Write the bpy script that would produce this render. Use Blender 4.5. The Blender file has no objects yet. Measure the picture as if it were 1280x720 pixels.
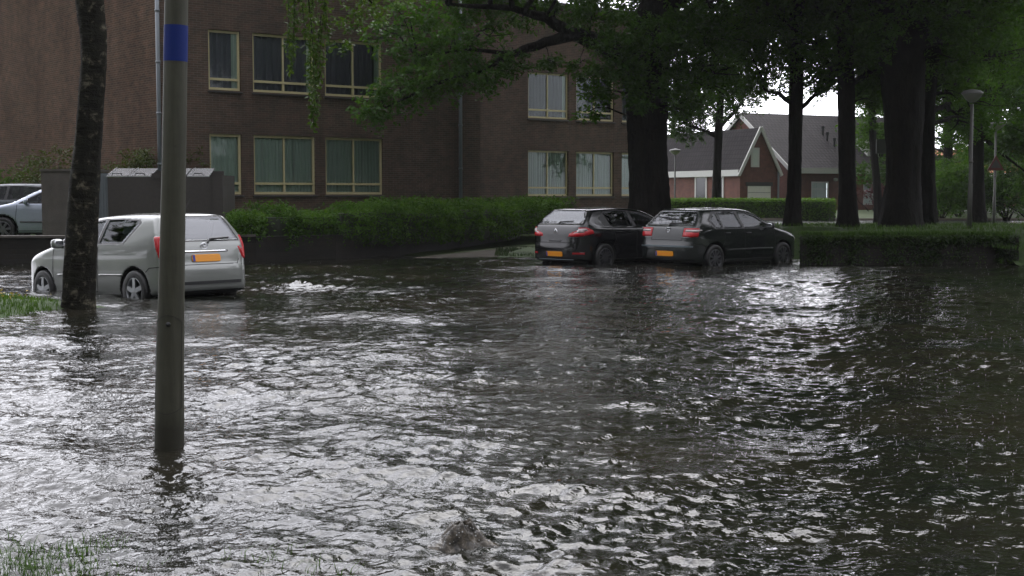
import bpy, math, random
import numpy as np
from mathutils import Vector, Matrix
PI = math.pi
S = bpy.context.scene
COL = S.collection
rng = np.random.default_rng(7)
random.seed(7)

# ------------------------------------------------------------------ camera
F = 1700.0           # focal length in photo pixels (1280 wide)
H = 1.55             # eye height above the flood water (z = 0)
TH = math.atan(115.0 / F)
cam_d = bpy.data.cameras.new('camera')
cam = bpy.data.objects.new('camera', cam_d)
COL.objects.link(cam)
cam_d.sensor_width = 36.0
cam_d.lens = 36.0 * F / 1280.0
cam_d.clip_start = 0.1
cam_d.clip_end = 6000
cam.location = (0, 0, H)
cam.rotation_euler = (PI / 2 - TH, 0, 0)
S.camera = cam
CT, ST = math.cos(TH), math.sin(TH)

def ray(px, py):
    u, v = (px - 640) / F, (360 - py) / F
    return Vector((u, CT + ST * v, -ST + CT * v))
def atd(px, py, Y):              # point of the sight line at distance Y
    r = ray(px, py)
    return Vector((0, 0, H)) + r * (Y / r.y)
def atz(px, py, z=0.0):          # point of the sight line at height z
    r = ray(px, py)
    return Vector((0, 0, H)) + r * ((z - H) / r.z)

# ------------------------------------------------------------------ mesh helpers
class MB:
    def __init__(s):
        s.v, s.f, s.m = [], [], []
    def add(s, vs, fs, mi=0):
        o = len(s.v)
        s.v += [tuple(v) for v in vs]
        for f in fs:
            s.f.append(tuple(i + o for i in f)); s.m.append(mi)
        return s
    def box(s, a, b, mi=0):
        x0, y0, z0 = a; x1, y1, z1 = b
        return s.add([(x0,y0,z0),(x1,y0,z0),(x1,y1,z0),(x0,y1,z0),(x0,y0,z1),(x1,y0,z1),(x1,y1,z1),(x0,y1,z1)],
              [(0,3,2,1),(4,5,6,7),(0,1,5,4),(1,2,6,5),(2,3,7,6),(3,0,4,7)], mi)
    def bar(s, p, q, w, h, mi=0, up=(0,0,1)):
        p, q = Vector(p), Vector(q); d = (q - p).normalized(); up = Vector(up)
        if abs(d.dot(up)) > .98: up = Vector((0, 1, 0))
        a = d.cross(up).normalized() * w / 2; b = a.cross(d).normalized() * h / 2
        vs = [p-a-b, p+a-b, p+a+b, p-a+b, q-a-b, q+a-b, q+a+b, q-a+b]
        return s.add(vs, [(0,3,2,1),(4,5,6,7),(0,1,5,4),(1,2,6,5),(2,3,7,6),(3,0,4,7)], mi)
    def rbox(s, c, d, p=4.0, n=10, mi=0):     # rounded box (superellipsoid)
        sp = lambda x: math.copysign(abs(x) ** (2 / p), x)
        vs, fs = [], []
        for i in range(n + 1):
            t = -PI / 2 + PI * i / n
            for j in range(2 * n):
                q = 2 * PI * j / (2 * n)
                vs.append((c[0]+d[0]/2*sp(math.cos(t))*sp(math.cos(q)), c[1]+d[1]/2*sp(math.cos(t))*sp(math.sin(q)), c[2]+d[2]/2*sp(math.sin(t))))
        m = 2 * n
        for i in range(n):
            for j in range(m):
                fs.append((i*m+j, i*m+(j+1)%m, (i+1)*m+(j+1)%m, (i+1)*m+j))
        return s.add(vs, fs, mi)
    def tube(s, pts, rad, n=8, cap=True, mi=0, rough=0.0, flat=None):
        pts = [Vector(p) for p in pts]
        k = len(pts)
        if not hasattr(rad, '__len__'): rad = [rad] * k
        vs, fs = [], []
        ref = None
        for i, p in enumerate(pts):
            d = (pts[min(i+1, k-1)] - pts[max(i-1, 0)]).normalized()
            if ref is None:
                ref = Vector((1, 0, 0)) if abs(d.x) < .9 else Vector((0, 1, 0))
            a = (ref - d * ref.dot(d)).normalized(); b = d.cross(a); ref = a
            for j in range(n):
                q = 2 * PI * j / n
                r = rad[i] * (1 + rough * (random.random() - .5))
                vs.append(p + a * (r * math.cos(q)) + b * (r * math.sin(q)))
        for i in range(k - 1):
            for j in range(n):
                fs.append((i*n+j, i*n+(j+1)%n, (i+1)*n+(j+1)%n, (i+1)*n+j))
        if cap:
            fs.append(tuple(range(n-1, -1, -1))); fs.append(tuple((k-1)*n+j for j in range(n)))
        return s.add(vs, fs, mi)
    def lathe(s, prof, n=24, axis='z', c=(0,0,0), mi=0, sx=1.0):   # prof: (r, h)
        vs, fs = [], []
        for r, h in prof:
            for j in range(n):
                q = 2 * PI * j / n
                x, y = r * math.cos(q), r * math.sin(q)
                p = (x, y, h) if axis == 'z' else (h, x, y) if axis == 'x' else (x, h, y)
                vs.append((p[0]+c[0], p[1]+c[1], p[2]+c[2]))
        k = len(prof)
        for i in range(k - 1):
            for j in range(n):
                fs.append((i*n+j, i*n+(j+1)%n, (i+1)*n+(j+1)%n, (i+1)*n+j))
        return s.add(vs, fs, mi)
    def prism(s, poly, a, b, axis='y', mi=0):   # poly in the two other axes, extruded a..b
        n = len(poly); vs = []
        for h in (a, b):
            for (u, v) in poly:
                vs.append((u, h, v) if axis == 'y' else (h, u, v) if axis == 'x' else (u, v, h))
        fs = [tuple(range(n)), tuple(range(2*n-1, n-1, -1))]
        for i in range(n):
            fs.append((i, i+n, (i+1)%n+n, (i+1)%n))
        return s.add(vs, fs, mi)
    def build(s, name, mats, parent=None, smooth=False, loc=None, sharp=None):
        me = bpy.data.meshes.new(name)
        me.from_pydata(s.v, [], s.f)
        o = finish(name, me, mats, parent, smooth, loc)
        if len(o.data.materials) > 1:
            me.polygons.foreach_set('material_index', s.m)
        if sharp: me.set_sharp_from_angle(angle=math.radians(sharp))
        return o

def finish(name, me, mats, parent=None, smooth=False, loc=None, fixn=True):
    if not isinstance(mats, (list, tuple)): mats = [mats]
    for m in mats: me.materials.append(m)
    if smooth:
        me.polygons.foreach_set('use_smooth', [True] * len(me.polygons))
    me.update()
    o = bpy.data.objects.new(name, me)
    COL.objects.link(o)
    if parent: o.parent = parent
    if loc is not None: o.location = loc
    return o

def npmesh(name, V, Q, mats, parent=None, smooth=False, loc=None, mi=None):   # V (n,3) Q (m,k) arrays
    me = bpy.data.meshes.new(name)
    V = np.asarray(V, np.float32); Q = np.asarray(Q, np.int32); k = Q.shape[1]
    me.vertices.add(len(V)); me.vertices.foreach_set('co', V.ravel())
    me.loops.add(Q.size); me.loops.foreach_set('vertex_index', Q.ravel())
    me.polygons.add(len(Q)); me.polygons.foreach_set('loop_start', np.arange(len(Q), dtype=np.int32) * k)
    me.validate(); me.update(calc_edges=True)
    o = finish(name, me, mats, parent, smooth, loc)
    if mi is not None: me.polygons.foreach_set('material_index', np.asarray(mi, np.int32))
    return o

def thing(name, label, cat, loc=(0,0,0), rot=(0,0,0), group=None):
    o = bpy.data.objects.new(name, None); COL.objects.link(o)
    o.empty_display_size = .2
    o.location = loc; o.rotation_euler = rot
    return tag(o, label, cat, group)
def tag(o, label, cat, group=None, kind=None):
    o['label'] = label; o['category'] = cat
    if group: o['group'] = group
    if kind: o['kind'] = kind
    return o
def struct(o, label=None):
    o['kind'] = 'structure'
    if label: o['label'] = label
    return o
def copy_tree(o, parent=None):
    c = o.copy(); COL.objects.link(c); c.parent = parent
    for ch in list(o.children): copy_tree(ch, c)
    return c

# ------------------------------------------------------------------ materials
class NT:
    def __init__(s, name):
        s.m = bpy.data.materials.new(name); s.m.use_nodes = True
        s.t = s.m.node_tree; s.n = s.t.nodes; s.l = s.t.links
        s.b = s.n['Principled BSDF']; s.out = s.n['Material Output']
    def node(s, t, **kw):
        n = s.n.new(t)
        for k, v in kw.items():
            if k.startswith('i_'):
                key = k[2:]; key = int(key) if key.isdigit() else key.replace('_', ' ')
                n.inputs[key].default_value = v
            else: setattr(n, k, v)
        return n
    def link(s, a, b): s.l.new(a, b)
    def coord(s, out='Object', scale=(1,1,1), rot=(0,0,0), loc=(0,0,0)):
        c = s.node('ShaderNodeTexCoord'); mp = s.node('ShaderNodeMapping')
        mp.inputs['Scale'].default_value = scale; mp.inputs['Rotation'].default_value = rot; mp.inputs['Location'].default_value = loc
        s.link(c.outputs[out], mp.inputs[0]); return mp.outputs[0]
    def noise(s, vec, scale, detail=4, rough=.55, dist=0.0):
        n = s.node('ShaderNodeTexNoise'); n.inputs['Scale'].default_value = scale; n.inputs['Detail'].default_value = detail
        n.inputs['Roughness'].default_value = rough; n.inputs['Distortion'].default_value = dist
        if vec is not None: s.link(vec, n.inputs['Vector'])
        return n.outputs['Fac']
    def ramp(s, fac, stops):
        r = s.node('ShaderNodeValToRGB'); e = r.color_ramp.elements
        while len(e) < len(stops): e.new(.5)
        for i, (p, c) in enumerate(stops):
            e[i].position = p; e[i].color = (c[0], c[1], c[2], 1) if hasattr(c, '__len__') else (c, c, c, 1)
        s.link(fac, r.inputs[0]); return r.outputs[0]
    def mix(s, fac, a, b, mode='MIX'):
        m = s.node('ShaderNodeMix', data_type='RGBA', blend_type=mode)
        for sock, v in ((m.inputs[0], fac), (m.inputs[6], a), (m.inputs[7], b)):
            if hasattr(v, 'node'): s.link(v, sock)
            elif hasattr(v, '__len__'): sock.default_value = (v[0], v[1], v[2], 1)
            else: sock.default_value = v
        return m.outputs[2]
    def math(s, op, a, b=0.0, c=0.0):
        m = s.node('ShaderNodeMath', operation=op)
        for i, v in enumerate((a, b, c)):
            if hasattr(v, 'node'): s.link(v, m.inputs[i])
            else: m.inputs[i].default_value = v
        return m.outputs[0]
    def bump(s, h, strength=.3, dist=.02, normal=None):
        b = s.node('ShaderNodeBump'); b.inputs['Strength'].default_value = strength; b.inputs['Distance'].default_value = dist
        s.link(h, b.inputs['Height'])
        if normal is not None: s.link(normal, b.inputs['Normal'])
        return b.outputs[0]
    def set(s, color=None, rough=None, metal=None, spec=None, normal=None, coat=None, ior=None, sheen=None):
        for k, v in (('Base Color', color), ('Roughness', rough), ('Metallic', metal), ('Specular IOR Level', spec), ('Normal', normal), ('Coat Weight', coat), ('IOR', ior)):
            if v is None: continue
            sock = s.b.inputs[k]
            if hasattr(v, 'node'): s.link(v, sock)
            elif hasattr(v, '__len__'): sock.default_value = (v[0], v[1], v[2], 1)
            else: sock.default_value = v
        return s.m

def simple(name, c, rough=.5, metal=0.0, var=.12, scale=6.0, spec=None, coat=None, bump=0.0):
    t = NT(name); v = t.coord()
    n = t.noise(v, scale, 5, .6)
    col = t.mix(n, [x * (1 - var) for x in c], [min(1, x * (1 + var)) for x in c])
    r = t.math('MULTIPLY_ADD', n, .15, rough - .07)
    nb = t.bump(t.noise(v, scale * 8, 3), bump, .01) if bump else None
    return t.set(color=col, rough=r, metal=metal, spec=spec, coat=coat, normal=nb)

def brick_mat(name, c1, c2, mortar, bw=.215, bh=.0625, var=(.6, 1.35), axis='x', rough=.75, spec=.3):
    t = NT(name)
    co = t.node('ShaderNodeTexCoord'); sx = t.node('ShaderNodeSeparateXYZ'); t.link(co.outputs['Object'], sx.inputs[0])
    cb = t.node('ShaderNodeCombineXYZ')
    t.link(sx.outputs[0 if axis == 'x' else 1], cb.inputs[0]); t.link(sx.outputs[2], cb.inputs[1])
    b = t.node('ShaderNodeTexBrick', offset=.5, squash=1.0)
    for k, v in (('Scale', 1.0), ('Mortar Size', .006), ('Mortar Smooth', .3), ('Bias', -.1), ('Brick Width', bw), ('Row Height', bh)):
        b.inputs[k].default_value = v
    for k, c in (('Color1', c1), ('Color2', c2), ('Mortar', mortar)):
        b.inputs[k].default_value = (*c, 1)
    t.link(cb.outputs[0], b.inputs['Vector'])
    n1 = t.noise(co.outputs['Object'], .55, 5, .6)
    n2 = t.noise(co.outputs['Object'], 3.2, 4, .6)
    f = t.ramp(n1, [(.3, var[0]), (.7, var[1])])
    col = t.mix(1.0, b.outputs['Color'], f, 'MULTIPLY')
    f2 = t.ramp(n2, [(.3, (.75, .78, .78)), (.7, (1.2, 1.12, 1.1))])
    col = t.mix(1.0, col, f2, 'MULTIPLY')
    # long vertical rain streaks
    mp = t.node('ShaderNodeMapping'); mp.inputs['Scale'].default_value = (1.6, 1.6, .12); t.link(co.outputs['Object'], mp.inputs[0])
    f3 = t.ramp(t.noise(mp.outputs[0], 1.0, 4, .6), [(.35, .9), (.65, 1.05)])
    col = t.mix(1.0, col, f3, 'MULTIPLY')
    nb = t.bump(b.outputs['Fac'], .5, -.012)
    nb = t.bump(n2, .2, .02, nb)
    return t.set(color=col, rough=rough, normal=nb, spec=spec)

def leaf_mat(name, c, c2, trans=.35, scale=.8, spec=.16, rough=.5):
    t = NT(name); v = t.coord()
    oi = t.node('ShaderNodeObjectInfo')
    n = t.noise(v, scale, 3, .7); n2 = t.noise(v, 7.0, 2, .7)
    f = t.math('ADD', t.math('MULTIPLY', n, .6), t.math('MULTIPLY', n2, .55))
    col = t.ramp(f, [(.36, c), (.75, c2)])
    t.set(color=col, rough=rough, spec=spec)
    tr = t.node('ShaderNodeBsdfTranslucent'); tc = t.mix(1.0, col, (1.5, 1.5, .5), 'MULTIPLY'); t.link(tc, tr.inputs[0])
    mx = t.node('ShaderNodeMixShader'); mx.inputs[0].default_value = trans
    t.link(t.b.outputs[0], mx.inputs[1]); t.link(tr.outputs[0], mx.inputs[2]); t.link(mx.outputs[0], t.out.inputs[0])
    return t.m

def bark_mat(name, c, c2, scale=5.0, birch=False):
    t = NT(name)
    v = t.coord(scale=(1, 1, .22) if not birch else (1, 1, 1.0))
    n = t.noise(v, scale, 6, .65, .3)
    if birch:
        col = t.ramp(n, [(.46, c), (.55, tuple(x * 2.2 for x in c)), (.66, c2), (.76, c2)])
        v2 = t.coord(scale=(.6, .6, 3.2)); n3 = t.noise(v2, 4.0, 5, .7)
        col = t.mix(t.ramp(n3, [(.46, 0), (.60, 1)]), col, (.014, .0135, .009))
        nn = t.math('ADD', n, t.math('MULTIPLY', n3, .8))
        nb = t.bump(nn, .9, .05)
    else:
        g = t.noise(t.coord(), .9, 4, .6)
        col = t.ramp(n, [(.3, c), (.7, c2)])
        col = t.mix(t.ramp(g, [(.5, 0), (.75, .6)]), col, (c2[0]*.75, c2[1]*1.05, c2[2]*.7))
        nb = t.bump(n, 1.0, .2)
    return t.set(color=col, rough=.85, normal=nb, spec=.1)

def glass_mat(name, tint, refl=1.5, rough=.02, dark=0.0):
    t = NT(name)
    t.n.remove(t.b)
    tr = t.node('ShaderNodeBsdfTransparent'); tr.inputs[0].default_value = (*tint, 1)
    gl = t.node('ShaderNodeBsdfGlossy'); gl.inputs['Roughness'].default_value = rough
    gl.inputs['Color'].default_value = (.95, .97, 1, 1)
    fr = t.node('ShaderNodeFresnel'); fr.inputs['IOR'].default_value = refl
    mx = t.node('ShaderNodeMixShader')
    t.link(fr.outputs[0], mx.inputs[0]); t.link(tr.outputs[0], mx.inputs[1]); t.link(gl.outputs[0], mx.inputs[2])
    t.link(mx.outputs[0], t.out.inputs[0])
    return t.m

def paint_mat(name, c, metal=.35, rough=.32, drops=.02, coat=1.0):
    t = NT(name); v = t.coord()
    n = t.noise(v, 2.2, 4, .6); d = t.noise(v, 60, 2, .6)
    col = t.mix(n, [x * .86 for x in c], [min(1, x * 1.1) for x in c])
    grime = t.ramp(t.noise(v, 9, 4, .7), [(.5, 0), (.8, .25)])
    col = t.mix(grime, col, [x * .7 for x in c])
    nb = t.bump(t.ramp(d, [(.52, 0), (.62, 1)]), drops, .003)
    t.b.inputs['Coat Roughness'].default_value = .06
    return t.set(color=col, rough=rough, metal=metal, coat=coat, normal=nb, spec=.4)

M = {}
M['brick'] = brick_mat('dark_brown_brick', (.094, .060, .043), (.060, .044, .032), (.13, .11, .087), var=(.8, 1.2))
M['brick_y'] = brick_mat('reddish_brown_brick', (.088, .054, .038), (.056, .040, .030), (.125, .105, .082), axis='y', var=(.78, 1.25), rough=.95, spec=.03)
M['brick_red'] = brick_mat('red_house_brick', (.15, .052, .036), (.11, .04, .03), (.14, .115, .10), var=(.8, 1.2))
M['brick_red_y'] = brick_mat('red_house_brick_side', (.15, .052, .036), (.11, .04, .03), (.14, .115, .10), axis='y', var=(.8, 1.2))
M['low_wall'] = brick_mat('wet_dark_stone', (.020, .017, .013), (.012, .011, .009), (.007, .007, .006), bw=.42, bh=.115, var=(.5, 1.5), rough=.6)
M['low_wall_y'] = brick_mat('wet_dark_stone_side', (.020, .017, .013), (.012, .011, .009), (.007, .007, .006), bw=.42, bh=.115, var=(.5, 1.5), axis='y', rough=.6)
M['concrete'] = simple('weathered_concrete', (.075, .066, .056), .8, var=.55, scale=3.5, bump=.5)
M['concrete_dark'] = simple('dark_pebble_concrete', (.042, .037, .032), .8, var=.5, scale=14, bump=.6)
M['concrete_pale'] = simple('pale_concrete', (.22, .19, .155), .8, var=.35, scale=4, bump=.4)
M['lid'] = simple('wet_galvanised_lid', (.55, .56, .57), .22, .6, .15, 3)
M['cream'] = simple('cream_window_paint', (.54, .48, .27), .45, 0, .12, 5)
M['white'] = simple('white_paint', (.50, .50, .47), .5, 0, .06, 4)
M['sill'] = simple('wet_dark_sill', (.035, .033, .03), .4)
M['pipe'] = simple('grey_zinc_pipe', (.16, .18, .195), .45, .3, .15, 8)
M['pane'] = glass_mat('window_glass', (.9, .95, .93), 1.3)
M['dark_pane'] = simple('dark_reflecting_pane', (.012, .013, .014), .08)
M['curtain'] = simple('pale_green_curtain', (.50, .545, .50), .9, 0, .1, 2)
M['curtain_dark'] = simple('dark_purple_curtain', (.17, .155, .20), .9, 0, .2, 2)
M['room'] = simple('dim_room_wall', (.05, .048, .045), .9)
M['roof_dark'] = simple('dark_flat_roof', (.06, .06, .058), .8)
M['garage'] = simple('white_garage_door', (.68, .67, .6), .5)
M['purple'] = leaf_mat('purple_leaves', (.06, .018, .026), (.14, .045, .055), .25)
M['leaf_elm'] = leaf_mat('elm_leaves', (.018, .053, .010), (.058, .125, .019), .45)
M['leaf_oak'] = leaf_mat('oak_leaves', (.021, .058, .012), (.058, .12, .02), .55)
M['leaf_birch'] = leaf_mat('birch_leaves', (.02, .05, .010), (.065, .11, .02), .35)
M['leaf_far'] = leaf_mat('far_leaves', (.017, .048, .011), (.048, .095, .02), .4, .4)
M['leaf_hedge'] = leaf_mat('hedge_leaves', (.013, .042, .008), (.075, .145, .024), .35, 2.2, .08, .7)
M['leaf_box'] = leaf_mat('clipped_hedge_leaves', (.03, .075, .016), (.12, .23, .03), .4, 1.2)
M['leaf_ivy'] = leaf_mat('ivy_leaves', (.026, .05, .013), (.085, .10, .03), .25, 1.5)
M['leaf_ivy_dark'] = leaf_mat('dark_ivy_leaves', (.010, .022, .007), (.034, .062, .014), .2, 1.5)
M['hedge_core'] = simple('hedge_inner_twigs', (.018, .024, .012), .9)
M['bark'] = bark_mat('dark_wet_bark', (.004, .004, .0035), (.016, .0135, .011))
M['bark_birch'] = bark_mat('birch_bark', (.007, .0065, .0045), (.12, .11, .08), 7, True)
M['grass'] = leaf_mat('grass_blades', (.022, .056, .010), (.062, .115, .02), .35, 1.5)
M['grass_dry'] = leaf_mat('yellow_leaf_litter', (.22, .17, .06), (.35, .27, .09), .2, 2)
M['rubber'] = simple('wet_black_rubber', (.012, .012, .012), .5)
M['rim'] = simple('silver_alloy', (.36, .37, .38), .3, .85, .08)
M['rim_dark'] = simple('grey_alloy', (.15, .15, .16), .35, .8, .1)
M['plastic'] = simple('black_plastic', (.015, .015, .016), .4)
M['gap'] = simple('shadow_gap_rubber', (.008, .008, .008), .8)
M['under'] = simple('underbody_black', (.01, .01, .01), .9)
M['seat'] = simple('dark_grey_seat', (.03, .03, .032), .9)
M['chrome'] = simple('chrome', (.75, .76, .78), .12, 1.0, .03)
M['plate'] = simple('yellow_orange_plate', (.78, .30, .015), .4, 0, .04)
M['plate_blue'] = simple('blue_plate_strip', (.02, .04, .28), .4)
M['red'] = simple('red_lamp_lens', (.42, .006, .012), .25, 0, .08, coat=.2)
M['clear'] = simple('clear_lamp_lens', (.42, .36, .36), .12, .2, .08, coat=.6)
M['car_glass'] = glass_mat('tinted_car_glass', (.30, .36, .35), 1.34, .02)
M['rear_glass_dark'] = glass_mat('dark_rear_glass', (.46, .54, .51), 1.75, .03)
M['rear_glass'] = glass_mat('bright_rear_glass', (.42, .50, .50), 2.1, .03)
M['silver_paint'] = paint_mat('silver_beige_paint', (.225, .235, .222), .4, .34)
M['black_paint'] = paint_mat('black_car_paint', (.004, .004, .005), .0, .15, coat=.45)
M['grey_paint'] = paint_mat('dark_grey_green_paint', (.009, .0115, .011), .1, .2, coat=.45)
M['blue_paint'] = paint_mat('pale_blue_silver_paint', (.36, .40, .48), .45, .32)
M['dark_paint'] = paint_mat('slate_car_paint', (.07, .08, .09), .4, .32)
def post_paint():
    t = NT('beige_grey_post_paint'); co = t.node('ShaderNodeTexCoord').outputs['Object']; sx = t.node('ShaderNodeSeparateXYZ'); t.link(co, sx.inputs[0])
    v = t.coord(scale=(1, 1, .08)); n = t.noise(v, 26, 5, .65); n2 = t.noise(co, 9, 5, .7); n3 = t.noise(co, 55, 3, .7)
    col = t.ramp(t.math('ADD', t.math('MULTIPLY', n, .6), t.math('MULTIPLY', n2, .4)), [(.35, (.030, .030, .020)), (.5, (.044, .043, .029)), (.68, (.060, .058, .042))])
    col = t.mix(t.ramp(n3, [(.66, 0), (.72, .55)]), col, (.018, .016, .012))                         # chips and specks
    tide = t.math('MULTIPLY_ADD', n2, .22, t.math('MULTIPLY', sx.outputs[2], -1)); tide = t.math('ADD', tide, .42)
    col = t.mix(t.ramp(tide, [(.0, 0), (.10, .75)]), col, (.016, .015, .009))                           # muddy tide mark above the water
    return t.set(color=col, rough=t.math('MULTIPLY_ADD', n2, .3, .4), normal=t.bump(n3, .15, .004), spec=.35)
M['post'] = post_paint()
M['blue'] = simple('blue_band_paint', (.005, .018, .13), .55, 0, .06, spec=.2)
M['lamp_pole'] = simple('lamp_pole_grey', (.075, .075, .066), .5, .2, .15)
M['lamp_glass'] = simple('milky_lamp_bowl', (.24, .24, .215), .4, 0, .05)
M['lamp_top'] = simple('lamp_hood', (.10, .10, .095), .5)
M['sign_back'] = simple('sign_back_grey', (.05, .05, .047), .5)
M['sign_red'] = simple('sign_red_rim', (.09, .02, .018), .5)

# roof tiles: overlapping rows (bump across the slope)
def tile_mat(name, c, c2, row=.33, col=.3):
    t = NT(name)
    uv = t.node('ShaderNodeUVMap'); sx = t.node('ShaderNodeSeparateXYZ'); t.link(uv.outputs[0], sx.inputs[0])
    fr = t.math('FRACT', t.math('DIVIDE', sx.outputs[1], row))
    fc = t.math('ABSOLUTE', t.math('SINE', t.math('MULTIPLY', sx.outputs[0], PI / col)))
    h = t.math('ADD', t.math('MULTIPLY', fr, 1.0), t.math('MULTIPLY', fc, .2))
    b = t.node('ShaderNodeTexBrick', offset=.5)
    for k, v in (('Scale', 1.0), ('Mortar Size', .02), ('Brick Width', col), ('Row Height', row)): b.inputs[k].default_value = v
    b.inputs['Color1'].default_value = (*c, 1); b.inputs['Color2'].default_value = (*c2, 1); b.inputs['Mortar'].default_value = (*[x * .35 for x in c], 1)
    t.link(uv.outputs[0], b.inputs['Vector'])
    n = t.noise(t.coord(), .7, 4); col_ = t.mix(1.0, b.outputs['Color'], t.ramp(n, [(.3, .8), (.7, 1.2)]), 'MULTIPLY')
    return t.set(color=col_, rough=.75, normal=t.bump(h, .9, -.06), spec=.08)
M['tiles'] = tile_mat('grey_violet_roof_tiles', (.036, .031, .032), (.028, .025, .026))
M['tiles_orange'] = tile_mat('orange_roof_tiles', (.4, .17, .085), (.34, .14, .075))
EXPO = 0.25
# ------------------------------------------------------------------ leaves
def leaf_quads(P, size, nrm_bias=.5, droop=.25, aspect=.5):
    """one folded diamond leaf at every point of P"""
    n = len(P)
    d = rng.normal(size=(n, 3)); d[:, 2] = d[:, 2] * .6 - droop
    d /= np.linalg.norm(d, axis=1)[:, None]
    nn = rng.normal(size=(n, 3)); nn[:, 2] = np.abs(nn[:, 2]) + nrm_bias
    w = np.cross(d, nn); w /= np.linalg.norm(w, axis=1)[:, None] + 1e-9
    up = np.cross(w, d)
    s = size * rng.uniform(.6, 1.35, n)[:, None]
    a = P; b = P + d * s * .45 + w * s * aspect * .5 + up * s * .08
    c = P + d * s; e = P + d * s * .45 - w * s * aspect * .5 + up * s * .08
    V = np.stack([a, b, c, e], 1).reshape(-1, 3)
    return V, np.arange(4 * n).reshape(n, 4)

def clump_pts(c, r, n, per=14, droop=.35, hollow=.35):
    """leaf positions along twigs that leave the clump's centre"""
    r = np.array(r if hasattr(r, '__len__') else (r, r, r * .75))
    m = max(1, n // per)
    d = rng.normal(size=(m, 3)); d /= np.linalg.norm(d, axis=1)[:, None]
    t0 = rng.uniform(hollow, .75, m)[:, None]
    st = d * t0 * rng.uniform(.75, 1.05, (m, 1))
    g = d * .5 + rng.normal(size=(m, 3)) * .45; g[:, 2] -= droop * rng.uniform(.2, 1.3, m)
    g /= np.linalg.norm(g, axis=1)[:, None]
    t = np.linspace(0, 1, per)[None, :, None]
    P = st[:, None, :] + g[:, None, :] * t * rng.uniform(.3, .6, (m, 1, 1))
    P[:, :, 2] -= (t[:, :, 0] ** 2) * droop * .25
    P = P * r + rng.normal(size=P.shape) * .035
    return P.reshape(-1, 3) + np.array(c)

class Leaves:
    def __init__(s): s.V, s.Q, s.n = [], [], 0
    def add(s, P, size, **k):
        V, Q = leaf_quads(np.asarray(P), size, **k)
        s.V.append(V); s.Q.append(Q + s.n); s.n += len(V); return s
    def build(s, name, mat, parent=None, off=(0, 0, 0)):
        return npmesh(name, np.concatenate(s.V) - np.array(off), np.concatenate(s.Q), mat, parent)

def bez(p, q, sag=0.0, k=7, wob=.05):
    p, q = Vector(p), Vector(q); L = (q - p).length; out = []
    for i in range(k):
        t = i / (k - 1); v = p.lerp(q, t); v.z += sag * 4 * t * (1 - t)
        if 0 < i < k - 1: v += Vector([random.uniform(-1, 1) * wob * L for _ in range(3)])
        out.append(v)
    return out

def trunk_tube(mb, pts, rad, n=18, rough=.06, flare=True):
    """finely stepped trunk with ridges that run up it"""
    P, R = [], []
    ph = [random.uniform(0, 6.28) for _ in range(4)]
    for i in range(len(pts) - 1):
        st = 6
        for j in range(st):
            t = j / st; P.append(Vector(pts[i]).lerp(Vector(pts[i+1]), t)); R.append(rad[i] * (1-t) + rad[i+1] * t)
    P.append(Vector(pts[-1])); R.append(rad[-1])
    k = len(P); vs, fs = [], []
    for i, p in enumerate(P):
        hgt = p.z - P[0].z
        fl = .3 * math.exp(-max(0, hgt) / (R[0] * .9)) if flare else 0
        for j in range(n):
            q = 2 * PI * j / n
            r = R[i] * (1 + fl * (.7 + .5 * math.sin(5 * q + ph[0])) + rough * math.sin(3*q+ph[1]+hgt*.8) + rough*.7*math.sin(7*q+ph[2]-hgt*1.3) + random.uniform(-.5, .5)*rough)
            vs.append((p.x + r*math.cos(q), p.y + r*math.sin(q), p.z))
    for i in range(k-1):
        for j in range(n):
            fs.append((i*n+j, i*n+(j+1)%n, (i+1)*n+(j+1)%n, (i+1)*n+j))
    mb.add(vs, fs)

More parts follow.
